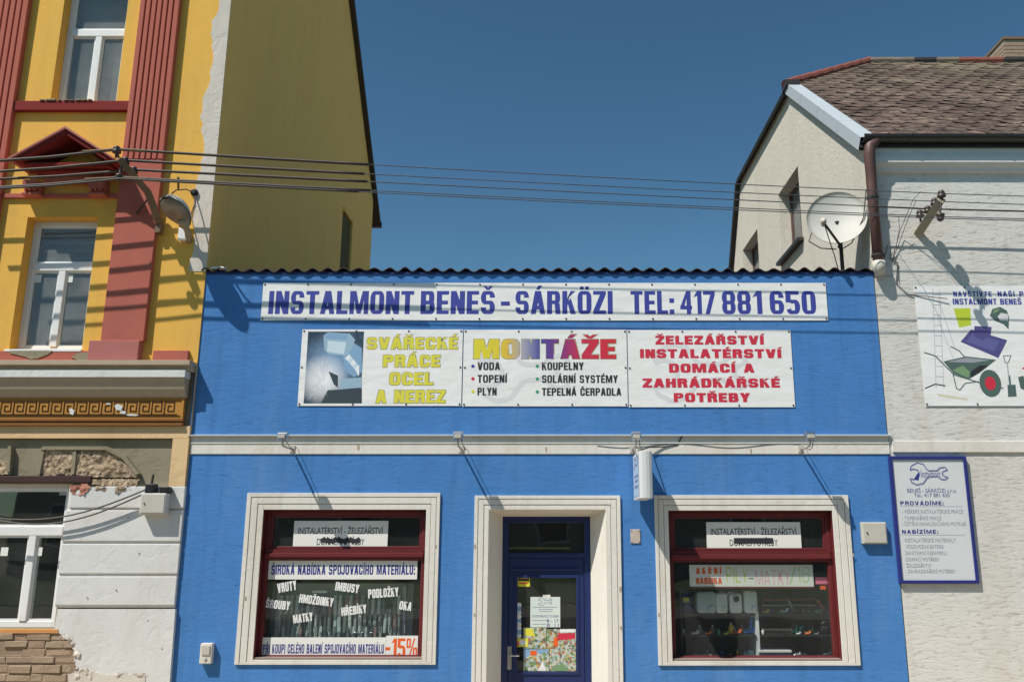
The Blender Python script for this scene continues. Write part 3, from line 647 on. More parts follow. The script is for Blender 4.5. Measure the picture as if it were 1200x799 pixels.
# ================================================================== BLUE SHOP
XB = P(1034, 420).x - .02; XB0 = XL - .03
bs = thing('shop_building', 'low bright blue shop building with cream window surrounds between two taller houses', 'shop', (0, 4, 0))
zt = P(632, 321).z; zl1 = P(632, 509.5).z; zl0 = P(632, 532).z
WLF = RC(303, 597, 497, 772.5); WRT = RC(785.5, 598, 981, 774); DR = (P(571.5, 700).x, P(711, 700).x, .15, P(640, 597).z)
mb = MB(); mb.holes(XB0, XB, zl1, zt + .02, 0.0, [], 0); mb.build('upper_wall', M['blue'], bs)
mb = MB(); mb.holes(XB0, XB, 0, zl1, 0.0, [WLF, WRT, DR], .06); mb.build('lower_wall', M['blue'], bs)
mb = MB(); mb.extx([(.03, zl1+.012), (-.045, zl1-.004), (-.045, zl1-.016), (-.038, zl1-.016), (-.038, zl1-.008), (.03, zl1-.004)], XB0+.01, XB+.03)
mb.build('drip_ledge', M['galv'], bs)
band = piece('band', M['cream'], bs, (XB0+.035, XB+.01, -.012, .03, zl0, zl1-.085), bevel=.004)
piece('band_fillet', M['cream'], band, (XB0+.035, XB+.01, -.02, .03, zl1-.098, zl1-.0851), bevel=.003)
piece('band_top', M['cream'], band, (XB0+.035, XB+.005, -.004, .03, zl1-.0849, zl1-.005))
# corrugated sheet roof
mb = MB(); nper = 44; seg = 8; L = XB - XB0 + .06; rows = [(-.035, zt+.045), (2, zt+.12), (4.5, zt+.22), (8.4, zt+.36)]
for iy, (yy, z0_) in enumerate(rows):
    for lay in (0, 1):
        for i in range(nper*seg+1):
            x = XB0 - .02 + L*i/(nper*seg); mb.v.append((x, yy, z0_ + (.022 + .009*mnoise.noise(Vector((x*2.1, 7, yy))))*math.sin(2*math.pi*i/seg + .5*mnoise.noise(Vector((x*1.3, 2, 0)))) + .006*math.sin(x*2.3) + .006*mnoise.noise(Vector((x*4, 0, 1))) - .009*lay))
nn = nper*seg+1
for iy in range(len(rows)-1):
    for lay in (0, 1):
        for i in range(nper*seg):
            a = (iy*2+lay)*nn+i; b = ((iy+1)*2+lay)*nn+i
            mb.f.append((a, a+1, b+1, b) if lay == 0 else (a+1, a, b, b+1))
for i in range(nper*seg): mb.f.append((nn+i, nn+i+1, i+1, i))
roof_b = mb.build('roof', plain('old_corrugated_sheet', S(66, 56, 60), .8, var=.3, scale=12), bs, smooth=False)
piece('eaves_shade_strip', plain('eaves_shade_blue', S(30, 48, 100), .7), roof_b, (XB0+.01, XB-.005, -.012, .02, zt-.004, zt+.022))  # dark blue strip stands in for shade under the roof edge
mb = MB(); mb.v = []
piece('mortar_lump', M['cream'], roof_b, (XB0+.08, XB0+.26, -.03, .05, zt+.05, zt+.085), bevel=.02)
mb = MB(); mb.face([(XB0, 8.4, 0), (XB, 8.4, 0), (XB, 8.4, zt+.35), (XB0, 8.4, zt+.35)]); mb.face([(XB, .02, 0), (XB, 8.4, 0), (XB, 8.4, zt+.35), (XB, .0, zt)]); mb.face([(XB0, .02, 0), (XB0, 8.4, 0), (XB0, 8.4, zt+.35), (XB0, .0, zt)])
mb.build('rear_wall', M['cream'], bs)
# shop room
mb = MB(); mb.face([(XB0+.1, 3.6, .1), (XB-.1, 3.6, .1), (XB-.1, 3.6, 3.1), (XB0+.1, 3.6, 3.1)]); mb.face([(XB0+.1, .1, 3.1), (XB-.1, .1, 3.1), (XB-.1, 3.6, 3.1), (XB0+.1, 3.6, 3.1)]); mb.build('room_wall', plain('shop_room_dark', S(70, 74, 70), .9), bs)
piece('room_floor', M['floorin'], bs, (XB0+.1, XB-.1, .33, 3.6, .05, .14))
# cream surrounds: stepped frames
def surround(outer, inner, bottom=True, name='surround', steps=3):
    ox0, ox1, oz0, oz1 = outer; ix0, ix1, iz0, iz1 = inner; top = None
    st = [(0.0, .24, .024), (.24, .28, .006), (.28, .64, .02), (.64, .68, .004), (.68, 1.0, .015)]
    for a, b, pr_ in st:
        f = lambda t: (ox0+(ix0-ox0)*t, ox1+(ix1-ox1)*t, oz0+(iz0-oz0)*t if bottom else oz0, oz1+(iz1-oz1)*t)
        A, B = f(a), f(b); y0, y1 = -pr_, .03
        mb = MB()
        for sx0, sx1 in ((A[0], B[0]), (B[1], A[1])): mb.box(sx0, sx1, y0, y1, A[2], A[3])
        mb.box(B[0]+.0004, B[1]-.0004, y0, y1, B[3], A[3])
        if bottom: mb.box(B[0]+.0004, B[1]-.0004, y0, y1, A[2], B[2])
        o = mb.build(name if top is None else 'moulding', M['cream'], bs if top is None else top, bevel=.003)
        if top is None: top = o
    return top
surround(RC(283, 577.5, 513.5, 778), WLF); surround(RC(769, 580, 1000.5, 779), WRT)
do = (P(554.5, 690).x, P(728.5, 690).x, .13, P(640, 580.5).z); surround(do, DR, bottom=False)
# splayed door reveals
YD = .3; dx0, dx1, dz1 = P(588, 700, YD).x, P(692.5, 700, YD).x, P(640, 605, YD).z
mb = MB()
mb.face([(DR[0],-.006,.13), (DR[0],-.006,DR[3]), (dx0,YD,dz1), (dx0,YD,.13)][::-1]); mb.face([(DR[1],-.006,.13), (DR[1],-.006,DR[3]), (dx1,YD,dz1), (dx1,YD,.13)]); mb.face([(DR[0],-.006,DR[3]), (DR[1],-.006,DR[3]), (dx1,YD,dz1), (dx0,YD,dz1)])
mb.build('door_reveal', M['cream'], bs)
piece('door_step', M['soffit'], bs, (DR[0]-.05, DR[1]+.05, -.12, YD+.3, .05, .15), bevel=.01)
# shop windows
YW = .13
def shop_window(h, trv, uc, label):
    x0, x1, z0, z1 = h; fw = .05
    mb = MB()     # plastered reveal
    for q in ([(x0,.0,z0),(x0,.0,z1),(x0,YW+.06,z1),(x0,YW+.06,z0)], [(x1,.0,z1),(x1,.0,z0),(x1,YW+.06,z0),(x1,YW+.06,z1)], [(x0,.0,z1),(x1,.0,z1),(x1,YW+.06,z1),(x0,YW+.06,z1)], [(x1,.0,z0),(x0,.0,z0),(x0,YW+.06,z0),(x1,YW+.06,z0)]): mb.face([(a+(.002 if a == x0 else -.002), b, c) for a, b, c in q])
    mb.build('window_reveal', M['maroon'], bs)
    x0 += .003; x1 -= .003; z0 += .001; z1 -= .001
    y0, y1 = YW-.04, YW+.04; tr = P(uc, trv, YW).z
    mb = MB(); mb.box(x0, x0+fw, y0, y1, z0, z1); mb.box(x1-fw, x1, y0, y1, z0, z1); mb.box(x0+fw, x1-fw, y0, y1, z0, z0+fw*.7); mb.box(x0+fw, x1-fw, y0, y1, z1-fw, z1)
    w = mb.build('shop_window', M['maroon'], bs, bevel=.006); w['label'] = label
    mb = MB(); mb.extx([(y1-.004, tr-.07), (y0-.01, tr-.07), (y0-.01, tr-.04), (y0-.035, tr-.03), (y0-.035, tr+.005), (y0-.012, tr+.01), (y0-.012, tr+.05), (y1-.004, tr+.05)], x0+fw*.5, x1-fw*.5); mb.build('transom', M['maroon'], w)
    mb = MB(); mb.box(x0+fw+.03, x1-fw-.03, y0+.03, y0+.037, tr+.08, z1-fw-.03); mb.build('pane', M['glass'], w)
    mb = MB(); a, b, c, d = x0+fw, x1-fw, tr+.05, z1-fw
    for q in ((a, a+.03, c, d), (b-.03, b, c, d), (a+.03, b-.03, c, c+.03), (a+.03, b-.03, d-.03, d)): mb.box(q[0], q[1], y0+.012, y1-.012, q[2], q[3])
    mb.build('sash', M['maroon'], w, bevel=.004)
    mb = MB(); mb.box(x0+fw, x1-fw, y0+.03, y0+.037, z0+fw*.7, tr-.07); mb.build('pane', M['glass'], w)
    piece('sill', plain('brown_grey_sill', S(140, 122, 112), .6), w, (x0+.003, x1-.003, .002, y0-.002, z0+.001, z0+.02), bevel=.004)
    return tr
trL = shop_window(WLF, 648.5, 400, 'maroon shop window with blue and white fastener advertising')
trR = shop_window(WRT, 650.5, 883, 'maroon shop window with shelves of tools and fittings')
YG = YW - .015          # outer face of the glass
# door
dr = thing('shop_door', 'navy blue glazed shop door with leaflets taped inside the glass', 'door', ((dx0+dx1)/2, YD+.03, .15))
dt = P(640, 652, YD).z
fwd = .07
mb = MB(); mb.box(dx0, dx0+fwd, YD, YD+.07, .15, dz1); mb.box(dx1-fwd, dx1, YD, YD+.07, .15, dz1); mb.box(dx0+fwd, dx1-fwd, YD, YD+.07, dz1-fwd, dz1); mb.box(dx0+fwd, dx1-fwd, YD, YD+.07, dt-.01, dt+.04)
mb.build('frame', M['navy'], dr, bevel=.005)
mb = MB(); mb.box(dx0+fwd, dx1-fwd, YD+.035, YD+.041, dt+.04, dz1-fwd); mb.build('fanlight_pane', M['glass'], dr)
gx0, gx1, gz0, gz1 = RC(606, 677, 675.5, 787, YD)
a, b, c, d = dx0+fwd+.004, dx1-fwd-.004, .16, dt-.014
mb = MB(); mb.box(a, gx0, YD+.012, YD+.06, c, d); mb.box(gx1, b, YD+.012, YD+.06, c, d); mb.box(gx0, gx1, YD+.012, YD+.06, c, gz0); mb.box(gx0, gx1, YD+.012, YD+.06, gz1, d)
leaf = mb.build('leaf', M['navy'], dr, bevel=.004)
mb = MB()
for q in ((gx0-.03, gx0, gz0-.03, gz1+.03), (gx1, gx1+.03, gz0-.03, gz1+.03), (gx0, gx1, gz0-.03, gz0), (gx0, gx1, gz1, gz1+.03)): mb.box(q[0], q[1], YD+.002, YD+.0118, q[2], q[3])
mb.build('glazing_bead', M['navy'], leaf, bevel=.003)
piece('drip_bar', M['navy'], leaf, (a+.04, b-.04, YD-.012, YD+.0118, P(640, 667, YD).z-.012, P(640, 667, YD).z+.012), bevel=.004)
mb = MB(); mb.box(gx0, gx1, YD+.03, YD+.036, gz0, gz1); mb.build('pane', M['glass'], leaf)
hx0, hx1, hz0, hz1 = RC(594, 757, 599.5, 784, YD)
hp = piece('handle_plate', M['silver'], leaf, (hx0, hx1, YD+.004, YD+.0118, hz0, hz1), bevel=.003)
hz = P(600, 767, YD).z
mb = MB(); mb.tube([((hx0+hx1)/2, YD+.004, hz), ((hx0+hx1)/2, YD-.045, hz), ((hx0+hx1)/2+.02, YD-.052, hz), ((hx0+hx1)/2+.11, YD-.05, hz-.004)], .009); mb.build('lever', M['silver'], leaf, smooth=True)
piece('fluorescent_tube', plain('yellow_strip', S(214, 206, 96), .5), dr, (P(594, 643, .9).x, P(668, 643, .9).x, 1.0, 1.03, P(640, 643, .98).z, P(640, 643, .98).z+.02))

# ================================================================== WHITE HOUSE ON THE RIGHT
XR = XB + .012; YR = 0.0; XE = 10.5
rh = thing('gabled_house', 'cream roughcast house with half hipped roof of mossy brown slates', 'house', (7, 4.5, 0))
zev = P(1100, 163).z; yT0, yT1, zT = 2.66, 6.3, 9.28; yRd = 4.36; yBk = 7.75; zRd = zT + (yRd - yT0) * (zT - zev) / yT0; xRd = XR + 1.95
gw1 = (2.58, 3.72, 6.74, 7.9); gw2 = (5.2, 6.4, 6.3, 7.85)
q2 = [PX(888, 290, XR), PX(875, 300, XR)]
mb = MB(); mb.face([(XR, YR, 0), (XE, YR, 0), (XE, YR, zev-.05), (XR, YR, zev-.05)]); mb.build('front_wall', M['rough'], rh)
# gable wall facing left with two window openings (built in the y/z plane)
outline = lambda y: zev + (zT - zev) * min(y / yT0, 1, (yBk - y) / (yBk - yT1))
mb = MB(); ys = sorted({0.0, yT0, yT1, yBk, gw1[0], gw1[1], gw2[0], gw2[1]})
for ya, yb in zip(ys, ys[1:]):
    hs = [g for g in (gw1, gw2) if g[0] < (ya+yb)/2 < g[1]]
    segs = [(0, None)] if not hs else [(0, hs[0][2]), (hs[0][3], None)]
    for z0, z1 in segs:
        za, zb2 = (outline(ya), outline(yb)) if z1 is None else (z1, z1)
        mb.face([(XR, yb, z0), (XR, ya, z0), (XR, ya, za), (XR, yb, zb2)])
dpt = .22
for g in (gw1, gw2):
    a, b, c, d = g; X2 = XR + dpt
    mb.face([(XR,a,c),(XR,a,d),(X2,a,d),(X2,a,c)]); mb.face([(XR,b,d),(XR,b,c),(X2,b,c),(X2,b,d)]); mb.face([(XR,a,d),(XR,b,d),(X2,b,d),(X2,a,d)]); mb.face([(XR,b,c),(XR,a,c),(X2,a,c),(X2,b,c)])
mb.build('gable_wall', M['gable'], rh)
for g in (gw1, gw2):
    a, b, c, d = g; x = XR + .18
    mb = MB(); fw = .07
    for q in ((a, a+fw, c, d), (b-fw, b, c, d), (a+fw, b-fw, c, c+fw), (a+fw, b-fw, d-fw, d), ((a+b)/2-.04, (a+b)/2+.04, c+fw, d-fw)): mb.box(x, x+.05, q[0], q[1], q[2], q[3])
    w = mb.build('gable_window', M['pipe'], rh)
    for q in ((a+fw, (a+b)/2-.04), ((a+b)/2+.04, b-fw)):
        mb = MB(); mb.box(x+.02, x+.026, q[0], q[1], c+fw, d-fw); mb.build('pane', M['oldglass'], w)
    mb = MB(); mb.box(XR-.09, XR+.1, a-.06, b+.06, c-.05, c+.002); mb.build('sill', M['darkmetal'], w)
piece('room', M['interior'], rh, (XR+1.5, XR+1.6, .3, 7.4, 3, 6.8))
mb = MB(); mb.face([(XR, yBk, 0), (XE, yBk, 0), (XE, yBk, zev), (XR, yBk, zev)]); mb.face([(XE, 0, 0), (XE, yBk, 0), (XE, yBk, zev), (XE, yRd, zRd), (XE, 0, zev)]); mb.build('rear_wall', M['gable'], rh)
# roof planes
ov = .07
slope = (zT - zev) / yT0
def rz(y): return zev + slope * y
mb = MB(); e0 = -.1
A = [(XR-ov, e0, rz(e0)+.02), (XE+.2, e0, rz(e0)+.02), (XE+.2, yRd, zRd+.02), (xRd, yRd, zRd+.02), (XR-ov, yT0, zT+.02)]
B = [(XR-ov, yBk+.1, rz(e0)+.02), (XR-ov, yT1, zT+.02), (xRd, yRd, zRd+.02), (XE+.2, yRd, zRd+.02), (XE+.2, yBk+.1, rz(e0)+.02)]
Cc = [(XR-ov, yT0, zT+.02), (xRd, yRd, zRd+.02), (XR-ov, yT1, zT+.02)]
for pl_ in (A, B, Cc):
    mb.face(pl_); mb.face([(x, y, z-.1) for x, y, z in pl_][::-1])
bl = [A[0], A[4], Cc[2], B[0]]
for p, q in zip(bl, bl[1:]): mb.face([p, q, (q[0], q[1], q[2]-.1), (p[0], p[1], p[2]-.1)])
mb.face([A[0], A[1], (A[1][0], A[1][1], A[1][2]-.1), (A[0][0], A[0][1], A[0][2]-.1)])
roof = mb.build('roof', M['darkmetal'], rh)
def slatemat():
    w = N('lichened_slate'); p = w.pos(); inf = w.noise(w.pos((3.0, 4, 4)), 1.5, 2)
    c = w.ramp(w.noise(p, 3.4, 3), [(.3, S(70, 57, 54)), (.5, S(94, 76, 71)), (.7, S(84, 76, 70))])
    c = w.mix(w.ramp(w.noise(w.pos((3.2, 6, 6)), 1.7, 7, .8), [(.5, (0, 0, 0)), (.58, (.85, .85, .85))]), c, S(140, 128, 112))
    g = w.n('ShaderNodeNewGeometry'); sp = w.n('ShaderNodeSeparateXYZ'); w.l(g.outputs['Position'], sp.inputs[0])
    hi = w.n('ShaderNodeMapRange'); hi.inputs[1].default_value = 8.2; hi.inputs[2].default_value = 10.4; w.l(sp.outputs['Z'], hi.inputs[0])
    lich = w.mix(hi.outputs[0], (0, 0, 0), w.ramp(w.noise(p, 2.6, 6, .75), [(.38, (0, 0, 0)), (.58, (.75, .75, .75))]))
    c = w.mix(lich, c, S(122, 114, 94))
    c = w.mix(w.ramp(w.noise(p, 7, 5, .7), [(.56, (0, 0, 0)), (.7, (.8, .8, .8))]), c, S(58, 52, 46))
    c = w.mix(w.ramp(w.noise(p, 1.15, 6, .7), [(.42, (0, 0, 0)), (.62, (.7, .7, .7))]), c, S(66, 56, 52))
    w.bump(w.noise(p, 30, 4), .5, .01); return w.set(c, .95, 0, .1)
mb = MB(); n_ = Vector((0, -slope, 1)).normalized(); sd_ = Vector((0, 1, slope)).normalized(); dl = .2; Ls = (yRd - e0) / sd_.y; row = 0; t = 0
while t < Ls - .05:
    y = e0 + sd_.y * t; z = rz(e0) + .022 + sd_.z * t
    xlim = XR - ov + .01 if y < yT0 else XR - ov + .01 + (y - yT0) / (yRd - yT0) * (xRd - XR + ov)
    x = XR - ov - .3 + (.15 if row % 2 else 0)
    while x < 9.0:
        xa2, xb2 = max(x, xlim), x + .3
        if xb2 - xa2 > .05:
            lift = random.uniform(.006, .02); base = Vector((0, y, z)); b0 = base + n_ * lift; b1 = base + sd_ * (dl * 1.25) + n_ * .006; gp = .006
            dxx = random.uniform(-.01, .01); cut = .09      # lower corners cut: honeycomb slates
            lo = [(xa2+gp, b0.y + cut*sd_.y, b0.z + cut*sd_.z), (min(xa2+.1, xb2), b0.y, b0.z), (max(xb2-.1, xa2), b0.y, b0.z), (xb2-gp, b0.y + cut*sd_.y, b0.z + cut*sd_.z), (xb2-gp, b1.y, b1.z), (xa2+gp, b1.y, b1.z)]
            mb.face(lo); mb.face([lo[1], lo[2], (lo[2][0], lo[2][1]+.004, lo[2][2]-.02), (lo[1][0], lo[1][1]+.004, lo[1][2]-.02)][::-1])
        x += .3
    t += dl; row += 1
sl = mb.build('slates', slatemat(), roof); sl['kind'] = 'stuff'
M['redridge'] = plain('red_ridge_tile', S(126, 72, 60), .85, var=.3, scale=6)
M['greyridge'] = plain('grey_ridge_tile', S(112, 102, 88), .9, var=.3, scale=6)
p0, p1 = Vector(Cc[0]), Vector(Cc[1])
nt = 8
for i in range(nt):
    a, b = p0.lerp(p1, i/nt), p0.lerp(p1, (i+1.08)/nt); mb = MB(); mb.tube([a + Vector((0,0,.0)), b + Vector((0,0,.025))], [.085, .075], 10); mb.build('hip_tile', M['redridge'], roof)
nt = 12
for i in range(nt):
    xa2 = xRd + i*.4; mb = MB(); mb.tube([(xa2, yRd, zRd+.02), (xa2+.43, yRd, zRd+.035)], [.09, .08], 10); mb.build('ridge_tile', M['darkmetal'] if i in (2, 6) else (M['redridge'] if i > 3 else M['greyridge']), roof)
# verge flashing on the front slope of the gable
mb = MB(); v0, v1 = Vector((XR-ov-.01, e0-.02, rz(e0))), Vector((XR-ov-.01, yT0, zT))
nf = 4
for i in range(nf):
    a, b = v0.lerp(v1, i/nf), v0.lerp(v1, (i+.995)/nf); mb = MB()
    u = n_ * .045; dn = n_ * -.115
    mb.face([a+u, b+u, b+dn, a+dn][::-1]); mb.face([a+u, b+u, b+u+Vector((.2,0,0)), a+u+Vector((.2,0,0))]); mb.face([a+dn, b+dn, b+dn+Vector((.1,0,0)), a+dn+Vector((.1,0,0))]); mb.build('verge_flashing', M['galv'], roof)
mb = MB(); mb.box(XR-ov-.04, XR+.1, yT0-.15, yT0+.1, zT-.06, zT+.03); mb.build('verge_cap', M['darkmetal'], roof)
mb = MB(); a, b = Vector((XR-ov-.012, yT0+.1, zT-.08)), Vector((XR-ov-.012, yT1, zT-.08))
mb.tube([a, b, Vector((XR-ov-.012, yBk+.1, rz(e0)-.1))], .025, 6); mb.build('verge_edge', M['darkmetal'], roof)
# eaves cornice, gutter, downpipe
ey = lambda v: P(1100, v, -.1).z
mb = MB(); zg = rz(e0)
mb.extx([(YR+.01, ey(211)+.12), (YR-.04, ey(211)+.13), (YR-.05, ey(195)), (YR-.1, ey(190)), (YR-.1, ey(184)), (YR-.08, ey(178)), (YR-.085, zg-.03), (YR+.01, zg-.03)], XR+.002, XE); mb.build('eaves_cornice', M['whiteplaster'], rh)
prof = []; gy, gz, gr = -.15, P(1100, 160, -.15).z, .075
for i in range(9):
    an = math.pi + math.pi*i/8; prof.append((gy + gr*math.cos(an), gz + gr*math.sin(an)))
prof2 = [(gy + (gr-.01)*math.cos(math.pi+math.pi*i/8), gz + (gr-.01)*math.sin(math.pi+math.pi*i/8)) for i in range(9)][::-1]
mb = MB(); mb.extx(prof + prof2, XR-.06, XE); gut = mb.build('gutter', M['gutter'], rh)
for i in range(5): mb = MB(); mb.tube([(XR+.5+i*1.1, gy-gr-.004, gz), (XR+.5+i*1.1, gy-gr*.72, gz-gr*.72), (XR+.5+i*1.1, gy, gz-gr-.004), (XR+.5+i*1.1, gy+gr+.1, gz-gr*.6)], .008, 6); mb.build('gutter_bracket', M['gutter'], gut)
px_ = P(1025.5, 250, -.12).x; zpb = P(1030, 312, -.1).z
mb = MB(); mb.tube([(px_+.08, gy, gz-.05), (px_-.0, gy, gz-.12), (px_-.02, gy, gz-.24), (px_, -.1, gz-.44), (px_, -.09, gz-.6), (px_, -.09, zpb)], [.06, .066, .066, .062, .06, .06], 12); dp = mb.build('downpipe', M['pipe'], rh, smooth=True)
mb = MB(); mb.tube([(px_, -.09, zpb+.06), (px_, -.09, zpb-.02), (px_+.01, -.08, zpb-.1)], [.075, .075, .05], 12); mb.build('pipe_collar', M['plastic'], dp, smooth=True)
for zc_ in (P(1026, 232, -.12).z, P(1030, 300, -.12).z): mb = MB(); mb.lathe([(.062,0),(.072,.002),(.072,.03),(.062,.032)], (px_, -.09, zc_), k=12); mb.build('pipe_clip', M['darkmetal'], dp)
# plaster band at storey height
zb0, zb1 = P(1120, 530).z, P(1120, 517).z
piece('storey_band', M['cream'], rh, (XR+.03, XE, YR-.022, YR+.01, zb0, zb1), bevel=.004)
# chimney
ch = P(1190, 75, 4.9); cx0, cx1 = P(1181, 70, 4.6).x, P(1181, 70, 4.6).x + .8; cz0, cz1 = zRd-.4, P(1190, 47, 4.8).z
chm = piece('chimney', plain('chimney_mortar', S(150, 140, 122), .95), roof, (cx0, cx1, 4.65, 5.3, cz0, cz1-.09))
z = zRd-.3; k = 0
while z < cz1 - .16:
    x = cx0 - .012 - (.12 if k % 2 else 0)
    while x < cx1:
        mb = MB(); mb.box(max(x, cx0-.012), min(x+.24, cx1+.012), 4.635, 4.7, z, z+.062); mb.build('brick', M['palebrick'], chm) if min(x+.24, cx1) - max(x, cx0) > .03 else None; x += .25
    y = 4.72
    while y < 5.28: mb = MB(); mb.box(cx0-.014, cx0+.05, y, min(y+.24, 5.3), z, z+.062); mb.build('brick', M['palebrick'], chm); y += .25
    z += .075; k += 1
piece('chimney_cap', M['rustbeam'], chm, (cx0-.02, cx1+.02, 4.625, 5.32, cz1-.09, cz1-.04), (cx0+.08, cx1-.08, 4.72, 5.22, cz1-.039, cz1))

# ================================================================== BANNERS ON THE BLUE WALL
YB_ = -.009
def banner(label, uL, vT, uR, vB, eyes, base_y=YB_, wrinkle=.006, name='banner'):
    x0, x1, z0, z1 = RC(uL, vT, uR, vB, base_y)
    t = thing(name, label, 'banner', ((x0+x1)/2, base_y, z0))
    nx, nz = max(8, int((x1-x0)/.08)), 8; mb = MB(); idx = {}
    for i in range(nx+1):
        for j in range(nz+1):
            x = x0+(x1-x0)*i/nx; z = z0+(z1-z0)*j/nz
            mb.v.append((x, base_y, z))
    for i in range(nx):
        for j in range(nz):
            a = i*(nz+1)+j; mb.f.append((a, a+nz+1, a+nz+2, a+1))
    mb.build('sheet', M['banner'], t, smooth=True)
    ey = None
    for (fx, fz) in eyes:
        x = x0 + .02 + (x1-x0-.04)*fx; z = z0 + .02 + (z1-z0-.04)*fz
        if ey is None or True:
            mb = MB(); mb.lathe([(.011, -.004), (.011, .003), (.004, .008)], (x, base_y, z), axis=(0, -1, 0), k=8); mb.build('eyelet', M['darkmetal'], t)
    return t
top = lambda n: [(i/(n-1), f) for i in range(n) for f in (0, 1)]
b1 = banner('long white banner with blue lettering and phone number under the roof edge', 307, 331.5, 969, 375.5, top(14))
for w, a, b in (('INSTALMONT', 315, 485), ('BENEŠ', 493, 580), ('-', 587, 597.5), ('SÁRKÖZI', 604, 718), ('TEL:', 739, 790), ('417', 797, 838), ('881', 846, 893), ('650', 902, 956)):
    wpx(w, a, 341, b, 368, YB_ - .0004, M['p_blue'], b1, stem=.37, bar=.16, gap=.13)
ba = banner('white banner with welding picture and yellow lettering, left of the row', 351.5, 386, 541.5, 475.5, top(4) + [(0, .5), (1, .5)])
bb = banner('white banner with rainbow coloured heading and bulleted list, middle of the row', 542.6, 386.3, 735, 476, top(4) + [(0, .5), (1, .5)])
bc = banner('white banner with five lines of red lettering, right of the row', 736, 386.6, 929, 477, top(4) + [(0, .5), (1, .5)])
yb = YB_ - .0004
for w, a, b, c, d in (('SVÁŘECKÉ', 430, 536.5, 395.5, 409), ('PRÁCE', 449, 516, 416, 430), ('OCEL', 456.5, 508, 436.5, 451), ('A NEREZ', 440.5, 522, 457, 472)):
    wpx(w, a-.8, c-.7, b+.8, d+.8, yb + .0005, M['p_outline'], ba, stem=.46, bar=.27, gap=.04)
    wpx(w, a, c, b, d, yb - .0008, M['p_yellow'], ba, stem=.36, bar=.2, gap=.1)
# welding photograph
def weldmat():
    w = N('print_welding'); tc = w.n('ShaderNodeTexCoord'); mp = w.n('ShaderNodeMapping'); w.l(tc.outputs['Object'], mp.inputs['Vector'])
    sp = w.n('ShaderNodeSeparateXYZ'); w.l(mp.outputs[0], sp.inputs[0]); nz_ = w.noise(w.pos((1, 1, 1), True), 7, 4)
    base = w.ramp(nz_, [(.3, S(34, 44, 52)), (.55, S(56, 74, 92)), (.75, S(84, 106, 124))])
    vd = w.n('ShaderNodeVectorMath', operation='DISTANCE'); w.l(tc.outputs['Object'], vd.inputs[0]); vd.inputs[1].default_value = (-.02, 0, .46)
    g = w.ramp(vd.outputs['Value'], [(.05, (.75, .75, .75)), (.4, (0, 0, 0))])
    v2 = w.n('ShaderNodeVectorMath', operation='DISTANCE'); w.l(tc.outputs['Object'], v2.inputs[0]); v2.inputs[1].default_value = (-.12, 0, .27)
    g2 = w.ramp(v2.outputs['Value'], [(.05, (1, 1, 1)), (.13, (.75, .75, .75)), (.3, (0, 0, 0))])
    return w.set(w.mix(g2, w.mix(g, base, S(140, 176, 214)), S(236, 238, 246)), .45)
x0, x1, z0, z1 = RC(358.5, 388.5, 424.5, 472.5, yb); mb = MB(); mb.face([(x0, yb-.0006, z0), (x1, yb-.0006, z0), (x1, yb-.0006, z1), (x0, yb-.0006, z1)])
wp = mb.build('picture', weldmat(), ba)
pr('w_pale', 196, 214, 224); pr('w_mid', 128, 164, 196); pr('w_white', 230, 232, 238); pr('w_dark', 58, 70, 76); pr('w_steel', 150, 178, 196)
polypx('printed_shape', [(379,393),(384,389.5),(410,391),(416,398),(412,410),(405,417),(385,415),(380,410)], yb-.0012, M['w_steel'], wp)
polypx('printed_shape', [(380,395),(384,390.5),(408,392),(405,398),(383,396.5)], yb-.0015, M['w_mid'], wp)
polypx('printed_shape', [(384,399),(406,401),(403,415),(383,412)], yb-.0016, M['w_pale'], wp)
polypx('printed_shape', [(402,418),(415,402),(424,408),(424,436),(415,442),(404,434)], yb-.0011, M['w_mid'], wp)
for i in range(5): polypx('printed_shape', [(404+i*3,420+i*3),(409+i*3,415+i*3),(421,430+i*2),(420,433+i*2)], yb-.0018-i*1e-4, M['w_pale' if i % 2 else 'w_white'], wp)
polypx('printed_shape', [(398,444),(424,442),(424,454),(399,456)], yb-.0013, M['w_steel'], wp)
polypx('printed_shape', [(384,457),(424,455),(424,472.4),(376,472.4)], yb-.001, M['w_dark'], wp)
polypx('printed_shape', [(385,435),(396,440),(396,454),(391,450)], yb-.0017, M['w_dark'], wp)
mb = MB(); cxw, czw = P(380, 447, yb).x, P(380, 447, yb).z
for i in range(190):
    an = random.uniform(R(80), R(285)); r0 = random.uniform(.02, .2); r1 = r0 + random.uniform(.05, .2)
    c, s_ = math.cos(an), math.sin(an); wd = .0013
    q = [(cxw+c*r0+s_*wd, czw+s_*r0-c*wd), (cxw+c*r1, czw+s_*r1), (cxw+c*r0-s_*wd, czw+s_*r0+c*wd)]
    if all(x0 < a < x1 and z0 < b < z1 for a, b in q): mb.face([(a, yb-.0024-i*4e-6, b) for a, b in q][::-1])
mb.build('sparks', M['w_white'], wp)['kind'] = 'stuff'
